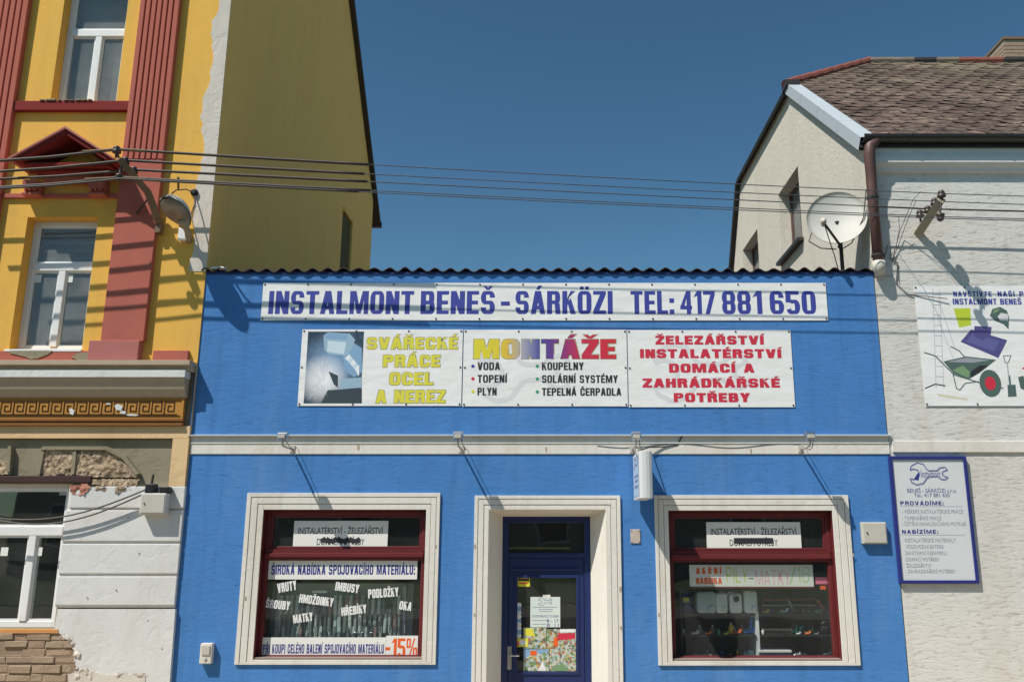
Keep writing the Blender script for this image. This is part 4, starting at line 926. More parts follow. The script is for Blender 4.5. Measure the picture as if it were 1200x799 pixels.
# MONTÁŽE in a running spectrum
def spectrum():
    w = N('print_spectrum'); tc = w.n('ShaderNodeTexCoord'); sp = w.n('ShaderNodeSeparateXYZ'); w.l(tc.outputs['Object'], sp.inputs[0])
    mr = w.n('ShaderNodeMapRange'); mr.inputs[1].default_value = -.86; mr.inputs[2].default_value = .86; w.l(sp.outputs['X'], mr.inputs[0])
    return w.set(w.ramp(mr.outputs[0], [(.0, S(216, 208, 60)), (.17, S(218, 200, 60)), (.26, S(214, 180, 70)), (.36, S(160, 160, 176)), (.47, S(70, 72, 150)), (.6, S(122, 60, 124)), (.74, S(196, 52, 80)), (1, S(206, 50, 58))]), .5)
wpx('MONTÁŽE', 554.4, 396.8, 722.6, 421, yb-.001+.0014, M['p_outline'], bb, stem=.46, bar=.26, gap=.04)
wpx('MONTÁŽE', 555.3, 397.5, 721.7, 420.4, yb-.001, spectrum(), bb, stem=.41, bar=.2, gap=.09)
for w, a, b, c, m in (('VODA', 559.5, 586, 424.5, 'p_blue'), ('TOPENÍ', 559.5, 594, 439.2, 'p_red'), ('PLYN', 559.5, 582, 454.2, 'p_yellow'), ('KOUPELNY', 635, 684, 424.5, 'p_green'), ('SOLÁRNÍ SYSTÉMY', 635, 724, 439.5, 'p_green'), ('TEPELNÁ ČERPADLA', 635, 728, 454.5, 'p_green')):
    wpx(w, a, c, b, c+9, yb-.001, M['p_black'], bb, stem=.36, bar=.17, gap=.15)
    q = P(a - 5.3, c + 4.5, yb); mb = MB(); mb.lathe([(.02, .0), (.0, .0003)], (q.x, yb-.001, q.z), axis=(0, -1, 0), k=12); mb.build('bullet', M[m], bb)
def wrench(u, v, sx, sy, y, m, parent, lw=1.6, name='logo'):
    """open-ended spanner outline, the firm's emblem"""
    o = [(-48,10),(-44,22),(-30,30),(-14,26),(-6,12),(0,8),(20,8),(28,16),(40,18),(47,10),(40,8),(34,4),(34,-4),(40,-8),(48,-10),(41,-17),(29,-15),(21,-7),(0,-9),(-6,-14),(-14,-27),(-30,-31),(-44,-24),(-48,-14),(-38,-16),(-26,-10),(-24,0),(-28,9),(-38,13)]
    return linepx(name, [(u + a*sx, v - b*sy) for a, b in o], y, lw, m, parent, closed=True)
wrench(615, 436, 1.1, 1.1, yb-.0004, M['p_faint'], bb, 5)
wrench(822, 436, 1.15, 1.1, yb-.0004, M['p_faint'], bc, 5)
for w, a, b, c, d in (('ŽELEZÁŘSTVÍ', 768, 895, 393.3, 403.6), ('INSTALATÉRSTVÍ', 750, 915.5, 409, 419.5), ('DOMÁCÍ A', 784, 884, 426, 436.5), ('ZAHRÁDKÁŘSKÉ', 753, 914, 443.3, 454), ('POTŘEBY', 789.5, 879, 460.3, 471)):
    wpx(w, a, c, b, d, yb-.001, M['p_red'], bc, stem=.4, bar=.24, gap=.14)

# ================================================================== SIGNS AND GOODS IN THE LEFT SHOP WINDOW
def board(label, uL, vT, uR, vB, y, m='vinyl', name='window_sign', cat='sign', thick=.006):
    x0, x1, z0, z1 = RC(uL, vT, uR, vB, y); t = thing(name, label, cat, ((x0+x1)/2, y, z0))
    piece('panel', M[m], t, (x0, x1, y, y + thick, z0, z1)); return t
YS = YG - .002 - .008
s1 = board('white sign with a scribbled out second line in top of left shop window', 344, 610, 454.5, 641.5, YS)
def signtext(s, u0, u1, v):
    tpx('INSTALATÉRSTVÍ - ŽELEZÁŘSTVÍ', u0, v, u1, v+10.5, YS, M['p_black'], s, off=.008)
    tpx('DOMÁCÍ POTŘEBY', u0 + (u1-u0)*.22, v+13, u0 + (u1-u0)*.78, v+23.5, YS, M['p_black'], s, off=.008)
signtext(s1, 349.5, 449, 615)
linepx('scribble', [(376,634),(382,631),(388,635.5),(395,630.5),(402,635.5),(409,631),(416,635),(422,631)], YS-.0012, 5, M['p_black'], s1)
linepx('scribble', [(377,633),(422,633.5)], YS-.0016, 4, M['p_black'], s1)
s2 = board('white strip with blue heading across lower pane of left shop window', 314.5, 656.5, 489, 678.5, YS, name='window_strip')
wpx('ŠIROKÁ NABÍDKA SPOJOVACÍHO MATERIÁLU:', 318, 661.5, 486.5, 673, YS, M['p_navy'], s2, stem=.36, bar=.18, gap=.16)
s3 = board('white strip with blue lettering along bottom of left shop window', 305, 746.5, 452, 770, YS, name='window_strip')
wpx('PŘI KOUPI CELÉHO BALENÍ SPOJOVACÍHO MATERIÁLU', 308, 754.3, 450, 765.3, YS, M['p_navy'], s3, stem=.36, bar=.18, gap=.18)
s4 = board('white discount patch with orange minus fifteen percent', 452.3, 744.5, 489.5, 770.5, YS - .001, name='discount_sign')
wpx('-15%', 451.5, 747.5, 489, 769.5, YS-.001, M['p_orange'], s4, stem=.36, bar=.15, gap=.1)
for w, a, b, c, d, rot in (('VRUTY', 325, 347.5, 681.5, 692.5, 10), ('IMBUSY', 393, 421, 683, 693, -7), ('PODLOŽKY', 431.5, 467, 689, 699.5, 4), ('ŠROUBY', 311.5, 340, 703, 713, -6), ('HMOŽDINKY', 350.5, 391, 698, 708, -7), ('HŘEBÍKY', 400, 429.5, 709.5, 719.5, 7), ('OKA', 468, 482.5, 704.5, 714.5, -8), ('MATKY', 343.5, 366.5, 718.5, 728.5, 8)):
    o = wpx(w, a, c, b, d, YS + .004, M['p_white'], None, stem=.4, bar=.2, gap=.12, name='window_lettering', rot=R(rot), up=5e-4)
    tag(o, 'tilted white word %s stuck on the left shop window' % w, 'lettering', 'white words on the left shop window')
# display rack with hanging bags
YK = .34
rk = thing('display_rack', 'wire rack with hooks standing behind lower pane of left shop window', 'rack', (P(400, 745, YK).x, YK+.02, P(400, 768, YK).z))
x0, x1, z0, z1 = RC(326, 690, 472, 764, YK)
piece('back_panel', M['panel'], rk, (x0-.1, x1+.1, YK+.05, YK+.065, z0-.02, z1+.06))
for x in (x0-.01, x1+.01): piece('upright', M['galv'], rk, (x-.018, x+.018, YK-.01, YK+.049, z0-.03, z1+.04))
for vz in (700, 716, 736): mb = MB(); zz_ = P(400, vz, YK).z; mb.tube([(x0, YK+.03, zz_), (x1, YK+.03, zz_)], .006, 6); mb.build('rail', M['silver'], rk)
bagm = [plain('bag_%d' % i, S(*c), .35, var=.35, scale=40, spec=.6) for i, c in enumerate(((176, 190, 186), (112, 124, 122), (150, 160, 154), (78, 88, 88), (196, 204, 200), (150, 124, 116)))]
proto = {}
for vz, n, hh in ((697, 23, .2), (713, 25, .25), (733, 27, .3)):
    zz_ = P(400, vz, YK).z; kth = -1
    for i in range(n):
        mi = random.choices(range(6), (4, 3, 3, 2, 4, 1))[0]; w = (x1-x0)/n*.78
        if random.random() < .06: continue
        x = x0 + (x1-x0)*(i+.5)/n + random.uniform(-.008, .008); key = (mi, vz)
        loc = Vector((x, YK-.02-(716 < vz)*.02 - random.uniform(0, .02), zz_ - hh))
        if key not in proto:
            mb = MB(); hd = hh*.2
            sec = [(-w/2, 0), (-w*.3, -.016), (w*.3, -.018), (w/2, 0), (w*.3, .012), (-w*.3, .012)]; n0 = 0
            for zf, sc in ((0, .9), (hh*.06, 1), (hh*.6, 1), (hh-hd, .9)):
                for a, b in sec: mb.v.append((a*sc, b*sc, zf))
            for k in range(3):
                for j in range(6): mb.f.append((k*6+j, k*6+(j+1) % 6, k*6+6+(j+1) % 6, k*6+6+j))
            mb.f.append((5,4,3,2,1,0)); mb.box(-w*.36, w*.36, -.002, .002, hh-hd, hh)
            ob = mb.build('fastener_bag', bagm[mi]); proto[key] = ob
            tag(ob, 'slim clear bag of fasteners hanging on the rack in left shop window', 'bag', 'fastener bags in the left shop window')
        else: ob = proto[key].copy(); col.objects.link(ob)
        kth += 1; ob['label'] = '%s fastener bag, %s from the left in the %s row of the rack' % (('pale', 'grey', 'light grey', 'dark grey', 'whitish', 'reddish')[mi], ORD[kth], {697: 'top', 713: 'middle', 733: 'bottom'}[vz])
        ob.location = loc; ob.rotation_euler = (random.uniform(-.04, .04), random.uniform(-.06, .06), random.uniform(-.25, .25))
for i, u in enumerate((412, 421, 431)):
    q = P(u, 746, YK-.06); mb = MB(); mb.tube([(q.x, YK-.05, q.z-.1), (q.x, YK-.055, q.z), (q.x+.02, YK-.06, q.z+.045), (q.x+.055, YK-.06, q.z+.045), (q.x+.075, YK-.055, q.z), (q.x+.075, YK-.05, q.z-.1)], .007, 8)
    tag(mb.build('shackle', M['silver'], None, smooth=True), 'bright U shaped steel bolt, %s of three above the bottom strip' % ('left', 'middle', 'right')[i], 'bolt', 'U bolts in the left shop window')

# ================================================================== RIGHT SHOP WINDOW
s5 = board('white sign with a blacked out second line in top of right shop window', 828, 611.5, 938.5, 642, YS)
signtext(s5, 833, 933.5, 616)
x0, x1, z0, z1 = RC(860, 630, 906, 636.5, YS - .0015); piece('black_tape', M['p_black'], s5, (x0, x1, YS-.003, YS-.0012, z0, z1))
s6 = board('long pale board with orange and pastel lettering under transom of right shop window', 808, 661.5, 953, 687, YG + .03, name='offer_board')
yo = YG + .03
piece('rim', M['maroon'], s6, (RC(808,661,953,687,yo)[0], RC(808,661,953,687,yo)[1], yo-.006, yo+.008, RC(808,661,953,687.5,yo)[2]-.012, RC(808,661,953,687,yo)[2]-.0005))
wpx('AKČNÍ', 815.5, 665, 845.5, 672, yo, M['p_orange'], s6, stem=.5, bar=.24, gap=.5); wpx('NABÍDKA', 815.5, 676.5, 846, 684, yo, M['p_orange'], s6, stem=.42, bar=.22, gap=.12)
for w, a, b, c, d, m in (('PILY', 851, 876, 664.5, 682, 'p_limegreen'), ('-', 877, 883, 668, 684, 'p_grass'), ('MATKY', 885, 926, 667.5, 685, 'p_softpink'), ('16', 932, 948, 663.5, 682, 'p_softgreen')):
    wpx(w, a, c, b, d, yo, M[m], s6, stem=.16, bar=.09, gap=.28, slant=.02)
linepx('lettering', [(926,684),(932,663)], yo-.0005, 1.6, M['p_softgreen'], s6)
n1 = board('small pink paper note beside the offer board', 955.5, 676, 970.5, 684, YG+.05, 'p_pinknote', 'paper_note', 'note', .002)
n2 = board('small orange printed tag under the pink note', 961, 686, 968, 690.5, YG+.05, 'p_orange', 'price_tag', 'tag', .002)
YH = .38
su = thing('shelf_unit', 'dark display shelves with white upright inside the right shop window', 'shelf', (P(886, 770, YH).x, YH+.1, P(886, 771, YH).z-.02))
xa, xb = P(800, 740, YH).x, P(974, 740, YH).x; xmid = P(886, 740, YH).x
shz = {}
M['shelf'] = plain('dark_shelf', S(36, 42, 40), .35, spec=.5)
for k, v in (('t', 718), ('m', 742.5), ('b', 770)):
    z = P(886, v, YH).z; shz[k] = z
    for side_, (p, q) in (('l', (xa, xmid-.02)), ('r', (xmid+.02, xb))): piece('shelf', M['shelf'], su, (p, q, YH-.1, YH+.32, z-.018, z), bevel=.003)
for x in (xmid,): piece('upright', M['whitepvc'], su, (x-.018, x+.018, YH-.08, YH+.3, shz['b']-.02, shz['t']+.02))
for x in (xa-.02, xb+.02): piece('upright', M['darkmetal'], su, (x-.012, x+.012, YH-.08, YH+.3, shz['b']-.02, P(886, 690, YH).z))
piece('back_panel', plain('shelf_back', S(30, 38, 34), .9), su, (xa, xb, YH+.33, YH+.345, shz['b'], P(886, 690, YH).z))
def on(k, u, dy=0.0):
    z = shz[k]; y = YH + dy
    b = EYE; t = None
    return Vector((P(u, 718 if k == 't' else 742 if k == 'm' else 768, y).x, y, z + .001))
milk = plain('milky_plastic', S(206, 214, 212), .45, var=.05); milk2 = plain('grey_green_plastic', S(168, 184, 184), .45, var=.06)
def rbox(name, c, w, d, h, m, label, cat, group=None, bev=.03, extra=None):
    t = thing(name, label, cat, c, group); piece('body', m, t, (c.x-w/2, c.x+w/2, c.y-d/2, c.y+d/2, c.z, c.z+h), bevel=bev)
    if extra: extra(t, c, w, d, h)
    return t
def cap_(t, c, w, d, h):
    mb = MB(); mb.lathe([(.03, 0), (.03, .03), (.0, .032)], (c.x, c.y-d/2, c.z+h*.68), axis=(0, -1, .25), k=12); mb.build('cap', M['black'], t)
def emb_(t, c, w, d, h):
    for k in range(3): piece('rib', m_, t, (c.x-w*.3, c.x+w*.3, c.y-d/2-.006, c.y-d/2+.004, c.z+h*(.5+.1*k), c.z+h*(.53+.1*k)))
    mb = MB(); mb.tube([(c.x+w*.15, c.y-d/2-.01, c.z+.02), (c.x+w*.15, c.y-d/2-.02, c.z+.06), (c.x+w*.3, c.y-d/2-.01, c.z+.08)], .014, 8); mb.build('valve', m_, t)
m_ = milk2; rbox('water_tank', on('t', 826.5), .215, .2, .24, milk2, 'wide grey plastic cistern on the top shelf, left end', 'cistern', extra=emb_)
m_ = milk; rbox('water_tank', on('t', 844.5), .135, .2, .225, milk, 'narrow white plastic cistern with ribs, second on the top shelf', 'cistern', extra=emb_)
rbox('water_tank', on('t', 861), .14, .2, .22, milk, 'white plastic cistern with black cap on the top shelf', 'cistern', extra=cap_)
rbox('water_tank', on('t', 878.5), .15, .2, .25, milk, 'tall white plastic cistern beside the white upright', 'cistern', extra=emb_)
bm = plain('blue_bag', S(36, 44, 120), .6); c = P(803.5, 716, .5)
t = rbox('tool_bag', Vector((c.x, .46, shz['t']+.001)), .15, .1, .2, bm, 'dark blue bag with small yellow label at left edge of shelves', 'bag', bev=.03); 
piece('shoulder', bm, t, (c.x-.05, c.x+.05, .43, .49, shz['t']+.195, shz['t']+.235), bevel=.015); piece('label_patch', M['p_yellow'], t, (c.x-.04, c.x+.03, .402, .4085, shz['t']+.12, shz['t']+.165))
def bottle(name, c, r, h, m, label, cat='bottle', capm='black', group=None):
    t = thing(name, label, cat, c, group); mb = MB(); mb.lathe([(r*.9, 0), (r, .005), (r, h*.62), (r*.8, h*.72), (r*.35, h*.8), (r*.35, h*.88)], c, k=14); mb.build('body', m, t, smooth=True)
    mb = MB(); mb.lathe([(r*.45, h*.86), (r*.45, h), (r*.3, h*1.02)], c, k=10); mb.build('cap', M[capm], t); return t
cy = lambda n, c: plain(n, S(*c), .4)
yel, ora, tealm, brn, whi, blu = cy('yellow_plastic', (214, 172, 60)), cy('orange_plastic', (224, 96, 44)), cy('teal_plastic', (40, 128, 110)), cy('brown_jar', (120, 98, 84)), cy('white_plastic', (216, 214, 204)), cy('bright_blue_plastic', (70, 120, 190))
bottle('jar', on('m', 820), .025, .085, brn, 'small brownish jar on the middle shelf, left of two', 'jar', 'lampgrey')
bottle('jar', on('m', 835.5), .026, .09, brn, 'small brownish jar on the middle shelf, right of two', 'jar', 'lampgrey')
bottle('spray_bottle', on('m', 857), .03, .115, yel, 'yellow plastic bottle on the middle shelf', 'bottle', 'lampgrey')
def fitting(c, r, m, label, cat='fitting', name='pipe_fitting', group=None):
    t = thing(name, label, cat, c, group); mb = MB(); mb.tube([(c.x-r*2, c.y, c.z+r), (c.x+r*1.2, c.y, c.z+r), (c.x+r*1.9, c.y, c.z+r*1.4), (c.x+r*2.1, c.y, c.z+r*2.6)], r*.8, 10); mb.build('elbow', m, t, smooth=True)
    mb = MB(); mb.lathe([(r, 0), (r, r*.8)], (c.x-r*2.2, c.y, c.z+r), axis=(1, 0, 0), k=6); mb.build('nut', m, t); mb = MB(); mb.lathe([(r, 0), (r, r*.8)], (c.x+r*2.1, c.y, c.z+r*2.2), k=6); mb.build('nut', m, t); return t
fitting(on('m', 864, -.04), .018, ora, 'orange plastic fitting beside the yellow bottle')
fitting(on('m', 868, .04), .016, yel, 'yellow fitting behind the orange one on the middle shelf')
t = fitting(on('m', 878), .026, blu, 'bright blue valve beside the white upright', 'valve', 'water_valve'); c = on('m', 878); mb = MB(); mb.tube([(c.x+.02, c.y, c.z+.05), (c.x+.035, c.y, c.z+.17)], [.012, .02], 8); mb.build('spindle', blu, t)
bottle('lamp_bulb', Vector((P(799.5, 741, .4).x, .4, shz['m']+.001)), .03, .07, whi, 'white bulb at left end of the middle shelf', 'bulb', 'plastic')
fitting(on('t', 897, -.05), .015, yel, 'yellow pliers like tool lying on the top right shelf', 'tool', 'hand_tool')
# hacksaw
c = on('t', 930); hs = thing('hacksaw', 'red framed hacksaw with orange handle on the top right shelf', 'saw', c)
redm = cy('red_frame', (150, 44, 40)); z0 = c.z; xs0, xs1 = P(893, 700, YH).x, P(957, 700, YH).x
mb = MB(); mb.tube([(xs0, YH, z0+.09), (xs0+.02, YH, z0+.14), (xs1-.02, YH, z0+.15), (xs1+.02, YH, z0+.12)], .008, 8); mb.build('frame', redm, hs)
mb = MB(); mb.box(xs0, xs1, YH-.001, YH+.001, z0+.078, z0+.09); mb.build('blade', M['silver'], hs)
mb = MB(); mb.tube([(xs1+.005, YH, z0+.14), (xs1+.05, YH, z0+.08), (xs1+.085, YH, z0+.02)], [.013, .018, .014], 10); mb.build('handle', ora, hs, smooth=True)
# leaning tube and taps
c = on('t', 929); mb = MB(); mb.tube([(c.x+.01, YH+.02, c.z+.01), (c.x-.05, YH+.16, c.z+.3)], .016, 10); tag(mb.build('chrome_tube', M['silver'], None, smooth=True), 'grey chrome tube leaning on the top right shelf', 'tube')
fitting(on('t', 919, -.02), .018, whi, 'white tap head at the middle of the top right shelf', 'tap', 'tap'); fitting(on('t', 955, .02), .016, M['silver'], 'small silver fitting near the hacksaw handle')
# tray of hooks, teal sprayer, chrome siphon
c = on('m', 909); tr = thing('fittings_tray', 'shallow tray full of metal hooks on the middle right shelf', 'tray', c)
piece('base', M['darkmetal'], tr, (c.x-.17, c.x+.17, YH-.06, YH+.06, c.z, c.z+.012))
for i in range(13): x = c.x-.155+.026*i; mb = MB(); mb.tube([(x, YH-.03, c.z+.0125), (x, YH-.035, c.z+.05), (x+.012, YH-.035, c.z+.06), (x+.018, YH-.035, c.z+.045)], .0045, 6); mb.build('hook', M['silver'], tr)
bottle('bulb_socket', on('m', 894, -.05), .016, .06, whi, 'small white socket beside the hook tray', 'socket', 'plastic')
t = fitting(on('m', 933), .028, tealm, 'teal plastic garden sprayer on the middle right shelf', 'sprayer', 'sprayer'); c = on('m', 933)
mb = MB(); mb.tube([(c.x+.0, c.y-.01, c.z+.03), (c.x+.01, c.y-.01, c.z+.1)], [.02, .008], 8); mb.build('nozzle', tealm, t); mb = MB(); mb.tube([(c.x+.03, c.y, c.z+.02), (c.x+.1, c.y, c.z+.015)], .012, 8); mb.build('hose', tealm, t)
c = Vector((P(966, 740, .4).x, .4, shz['m']+.001)); t = thing('siphon', 'round chrome and black siphon at right end of middle shelf', 'siphon', c)
mb = MB(); mb.lathe([(.02, 0), (.075, .02), (.085, .06), (.07, .1), (.03, .115)], c + Vector((0, 0, .0)), k=18); mb.build('bowl', M['black'], t, smooth=True); mb = MB(); mb.tube([(c.x-.05, c.y-.05, c.z+.1), (c.x-.03, c.y-.08, c.z+.13), (c.x+.04, c.y-.07, c.z+.14)], .014, 8); mb.build('pipe', M['silver'], t, smooth=True)
# bottom shelf
c = on('b', 907); t = thing('flat_carton', 'flat white carton with dark side on the bottom right shelf', 'carton', c); piece('box', plain('dark_carton', S(52, 52, 72), .6), t, (c.x-.18, c.x+.17, YH-.09, YH+.1, c.z, c.z+.06), bevel=.004); piece('lid', M['vinyl'], t, (c.x-.185, c.x+.175, YH-.095, YH+.105, c.z+.0605, c.z+.085), bevel=.004)
for i in range(9):
    u = (928, 933, 938, 943, 931, 940, 949, 956, 968)[i]; fitting(on('b', u, -.06 + (.04*(i % 3))), (.02, .024, .018, .015, .02, .017, .012, .012, .028)[i], M['silver'], 'shiny pipe fitting on the bottom right shelf, %s from the white carton' % ORD[sorted((928, 933, 938, 943, 931, 940, 949, 956, 968)).index(u)], 'fitting', 'pipe_fitting', 'metal fittings on the bottom right shelf')
for i in range(12):
    u = 809 + i*2.6 if i < 10 else 873 + (i-10)*8; fitting(on('b', u, -.07 + .035*(i % 4)), random.uniform(.009, .015), (M['silver'], whi, M['lampgrey'])[i % 3], 'small pale fitting on the bottom left shelf, %s of the row from the left' % ORD[i], 'fitting', 'pipe_fitting', 'small fittings on the bottom left shelf')
bottle('jar', on('b', 829, .03), .022, .07, brn, 'small brown jar among fittings on the bottom shelf', 'jar', 'lampgrey')
fitting(on('b', 848), .022, M['black'], 'dark rubber elbow on the bottom left shelf', 'fitting'); rbox('glass_block', on('b', 880, .03), .07, .05, .075, milk2, 'pale box beside the white upright on bottom shelf', 'box', bev=.008)

# ================================================================== DOOR PAPERS
YP = YD + .029
d1 = board('yellow sticker at the upper left of the door glass', 606.5, 677, 621, 687, YP-.003, 'p_yellow', 'sticker', 'sticker', .001); linepx('print', [(608,683),(619,683)], YP-.0035, 1.5, M['p_orange'], d1); linepx('print', [(607,679),(620,679)], YP-.0035, 2.2, M['p_black'], d1)
pr('paper', 206, 216, 208)
d2 = board('white opening hours sheet with spanner emblem taped in the door', 621.5, 699, 656.5, 734.5, YP-.003, 'paper', 'notice', 'notice', .001)
wrench(639, 704.5, .17, .16, YP-.0035, M['p_softblue'], d2, .5); piece('tape', M['vinyl'], d2, (P(636, 697, YP).x, P(645, 697, YP).x, YP-.0045, YP-.0031, P(640, 700.5, YP).z, P(640, 696.5, YP).z))
for u0, u1, v in ((624, 653, 711), (631, 648, 713.5), (632, 647, 716), (624, 643, 726.5), (624, 640, 731)): linepx('print', [(u0, v), (u1, v)], YP-.0035, .5, M['p_softblue'], d2)
tpx('OTEVÍRACÍ DOBA', 623.5, 719.5, 655, 723, YP-.003, M['p_navy'], d2); tpx('8 - 17', 641, 725, 654.5, 729, YP-.003, M['p_navy'], d2); tpx('8  11', 641, 730, 654.5, 734, YP-.003, M['p_navy'], d2)
def leafletmat(seed):
    w = N('leaflet_print_%d' % seed); p = w.pos((1, 1, 1)); vo = w.n('ShaderNodeTexVoronoi'); vo.inputs['Scale'].default_value = 34 + seed*3; w.l(p, vo.inputs['Vector'])
    sp = w.n('ShaderNodeSeparateColor'); w.l(vo.outputs['Color'], sp.inputs[0])
    c = w.ramp(sp.outputs[0], [(0, S(206, 210, 200)), (.2, S(190, 70, 50)), (.3, S(214, 216, 208)), (.42, S(96, 140, 70)), (.55, S(214, 180, 70)), (.65, S(150, 180, 190)), (.78, S(60, 70, 60)), (.9, S(226, 226, 220)), (1, S(130, 160, 90))], 'CONSTANT')
    return w.set(w.mix(.42, c, S(140, 150, 126)), .4)
for i in range(4): M['leaflet%d' % i] = leafletmat(i)
for i, (a, b, c, d, lab) in enumerate(((613.5, 735, 640, 759.5, 'colourful leaflet with yellow corner, upper left of four in the door'), (640.5, 736.5, 675, 759.5, 'colourful leaflet with red flowers, upper right of four in the door'), (613.5, 760, 643.5, 786, 'colourful leaflet with blue top, lower left of four in the door'), (644, 760, 675, 786, 'colourful leaflet with green grass, lower right of four in the door'))):
    t = board(lab, a, b, c, d, YP-.003 - .0002*i, 'leaflet%d' % i, 'leaflet', 'leaflet', .0008); y = YP-.0035-.0002*i
    if i == 0: polypx('print', [(614.5,736),(624,736),(627,745),(615,744)], y, M['p_yellow'], t)
    if i == 1: polypx('print', [(655,741.5),(674,741.5),(674,748),(653,750)], y, M['p_red'], t); polypx('print', [(656,736.8),(674.5,736.8),(674.5,740.5),(656,740.5)], y, M['p_white'], t); polypx('print', [(649,746),(654,746),(654,757),(649,757)], y, M['p_orange'], t)
    if i == 2: polypx('print', [(614,760.5),(643,760.5),(643,763.5),(622,766),(614,772)], y, M['w_mid'], t); polypx('print', [(621,762),(629,762),(629,767),(622,768)], y-.0001, M['p_orange'], t); polypx('print', [(630,785.5),(636,774),(640,785.5)], y-.0001, M['p_white'], t)
    if i == 3: polypx('print', [(644.5,785.5),(650,779),(660,777),(668,785.5)], y, M['p_grass'], t)
t = board('small orange and white postcard beside the leaflets', 604.5, 747.5, 619, 757.5, YP-.006, 'p_yellow', 'postcard', 'postcard', .0008); polypx('print', [(609,750),(613,749),(618,753),(612,756),(608,754)], YP-.0066, M['p_white'], t); polypx('print', [(605,752),(608,750),(609,755),(606,757)], YP-.0066, M['p_orange'], t)
t = thing('sticker_strip', 'vertical strip of pale round stickers on the door glass', 'stickers', P(608.5, 745, YP-.004))
for i in range(9): q = P(608.3, 708.5 + i*4.5, YP); mb = MB(); mb.lathe([(.026, 0), (.026, .0006)], (q.x, YP-.004-(i % 2)*.0007, q.z), axis=(0, -1, 0), k=14); mb.build('round_sticker', M[('p_white', 'w_mid', 'paper')[i % 3]], t)

# ================================================================== FLOODLIGHTS AND LIGHT BOX
def floodlight(u, label, ox=0.0, oy=.38):
    b = P(u, 526.5, -.005); t = thing('floodlight', label, 'floodlight', b, 'floodlights along the cream band')
    mb = MB(); mb.box(b.x-.03, b.x+.03, -.02, -.006, b.z-.035, b.z+.045); mb.build('wall_plate', M['lampgrey'], t, bevel=.004)
    hd = Vector((b.x+ox, -oy, b.z+.1))
    mb = MB(); mb.tube([(b.x, -.02, b.z), (b.x, -oy*.6, b.z+.0), (b.x+ox*.7, -oy+.02, b.z+.005), (hd.x, -oy, b.z+.03), (hd.x, -oy, hd.z-.03)], .011, 8); mb.build('arm', M['lampgrey'], t, smooth=True)
    mb = MB(); w = .052
    mb.extx([(-oy-.035, hd.z-.03), (-oy+.04, hd.z-.04), (-oy+.055, hd.z+.05), (-oy+.02, hd.z+.062), (-oy-.03, hd.z+.04)], hd.x-w, hd.x+w); ho = mb.build('housing', M['silver'], t, bevel=.005)
    mb = MB(); mb.face([(hd.x-w*.8, -oy+.0555, hd.z-.025), (hd.x+w*.8, -oy+.0555, hd.z-.025), (hd.x+w*.8, -oy+.0575, hd.z+.04), (hd.x-w*.8, -oy+.0575, hd.z+.04)]); mb.build('lens', M['glass'], ho)
    mb = MB(); mb.box(hd.x-w*.7, hd.x+w*.7, -oy-.06, -oy-.036, hd.z-.02, hd.z+.02); mb.build('junction_box', M['lampgrey'], ho, bevel=.004)
    mb = MB(); mb.tube([(hd.x+.03, -oy-.02, hd.z-.03), (hd.x+.05, -oy+.1, hd.z-.1), (hd.x+.06, -.15, hd.z-.12), (b.x+.05, -.02, b.z+.02)], .004, 6); mb.build('lead', M['black'], t)
    return t
floodlight(343, 'small silver floodlight on the cream band above left shop window')
floodlight(541, 'small silver floodlight on the cream band left of the door')
floodlight(741, 'small silver floodlight on the cream band above the light box', .01, .36)
floodlight(938, 'small silver floodlight on the cream band above right shop window')
# projecting light box sign
lx0 = P(749.5, 555, -.72).x; th = P(765, 555, -.72).x - lx0; ln, lf = -.72, -.06; lz1, lz0 = P(757, 528, ln).z, P(757, 583.5, ln).z
lb = thing('light_box_sign', 'white projecting light box sign beside the door', 'sign', (lx0+th/2, lf, lz0))
mb = MB(); sec = []
for i in range(7): an = math.pi*i/6; sec.append((lx0+th/2 - th/2*math.cos(an), ln + .035 - .035*math.sin(an)))
sec += [(lx0+th, lf), (lx0, lf)]; k = len(sec)
mb.v = [(x, y, lz0) for x, y in sec] + [(x, y, lz1) for x, y in sec]; mb.f = [(i, (i+1) % k, k+(i+1) % k, k+i) for i in range(k)] + [tuple(range(k))[::-1], tuple(range(k, 2*k))]
lbb = mb.build('case', M['lightbox'], lb, bevel=.004)
mb = MB(); mb.face([(lx0-.003, lf-.03, lz0+.03), (lx0-.003, ln+.06, lz0+.03), (lx0-.003, ln+.06, lz1-.03), (lx0-.003, lf-.03, lz1-.03)]); face = mb.build('face', plain('pale_blue_face', S(170, 190, 206), .4), lb)
mb = MB()
for (ya, za, yb2, zb2) in ((-.6,.42,-.5,.46),(-.5,.46,-.36,.4),(-.36,.4,-.2,.45),(-.6,.42,-.52,.34),(-.52,.34,-.34,.37),(-.34,.37,-.2,.33),(-.6,.24,-.2,.24),(-.55,.19,-.25,.19),(-.6,.13,-.2,.13)):
    a, b = Vector((lx0-.0045, ya, lz0+za)), Vector((lx0-.0045, yb2, lz0+zb2)); d = (b-a).normalized(); n = Vector((0, -d.z, d.y))*.012; mb.face([a-n, b-n, b+n, a+n])
mb.build('print', M['p_softblue'], face)
mb = MB(); mb.tube([(lx0+th/2, -.3, lz1), (lx0+th/2, -.3, lz1+.07), (lx0+th/2, .0, lz1+.07)], .014, 8); mb.build('bracket', M['lampgrey'], lb)
mb = MB(); mb.tube([(lx0+th*.5, -.3, lz1+.05), (lx0+.18, -.05, lz1+.1), (lx0+.35, -.02, lz1+.11), (lx0+.5, -.012, lz1+.13), (lx0+.56, -.012, P(800, 511).z+.01)], .007, 6); mb.build('lead', M['black'], lb)
mb = MB(); pts = [P(700 + i*14, 522 + 2.5*math.sin(i*.7), -.016) for i in range(18)]; mb.tube(pts, .0028, 5); tag(mb.build('thin_lead', M['wire']), 'thin black lead sagging along the cream band', 'cable')
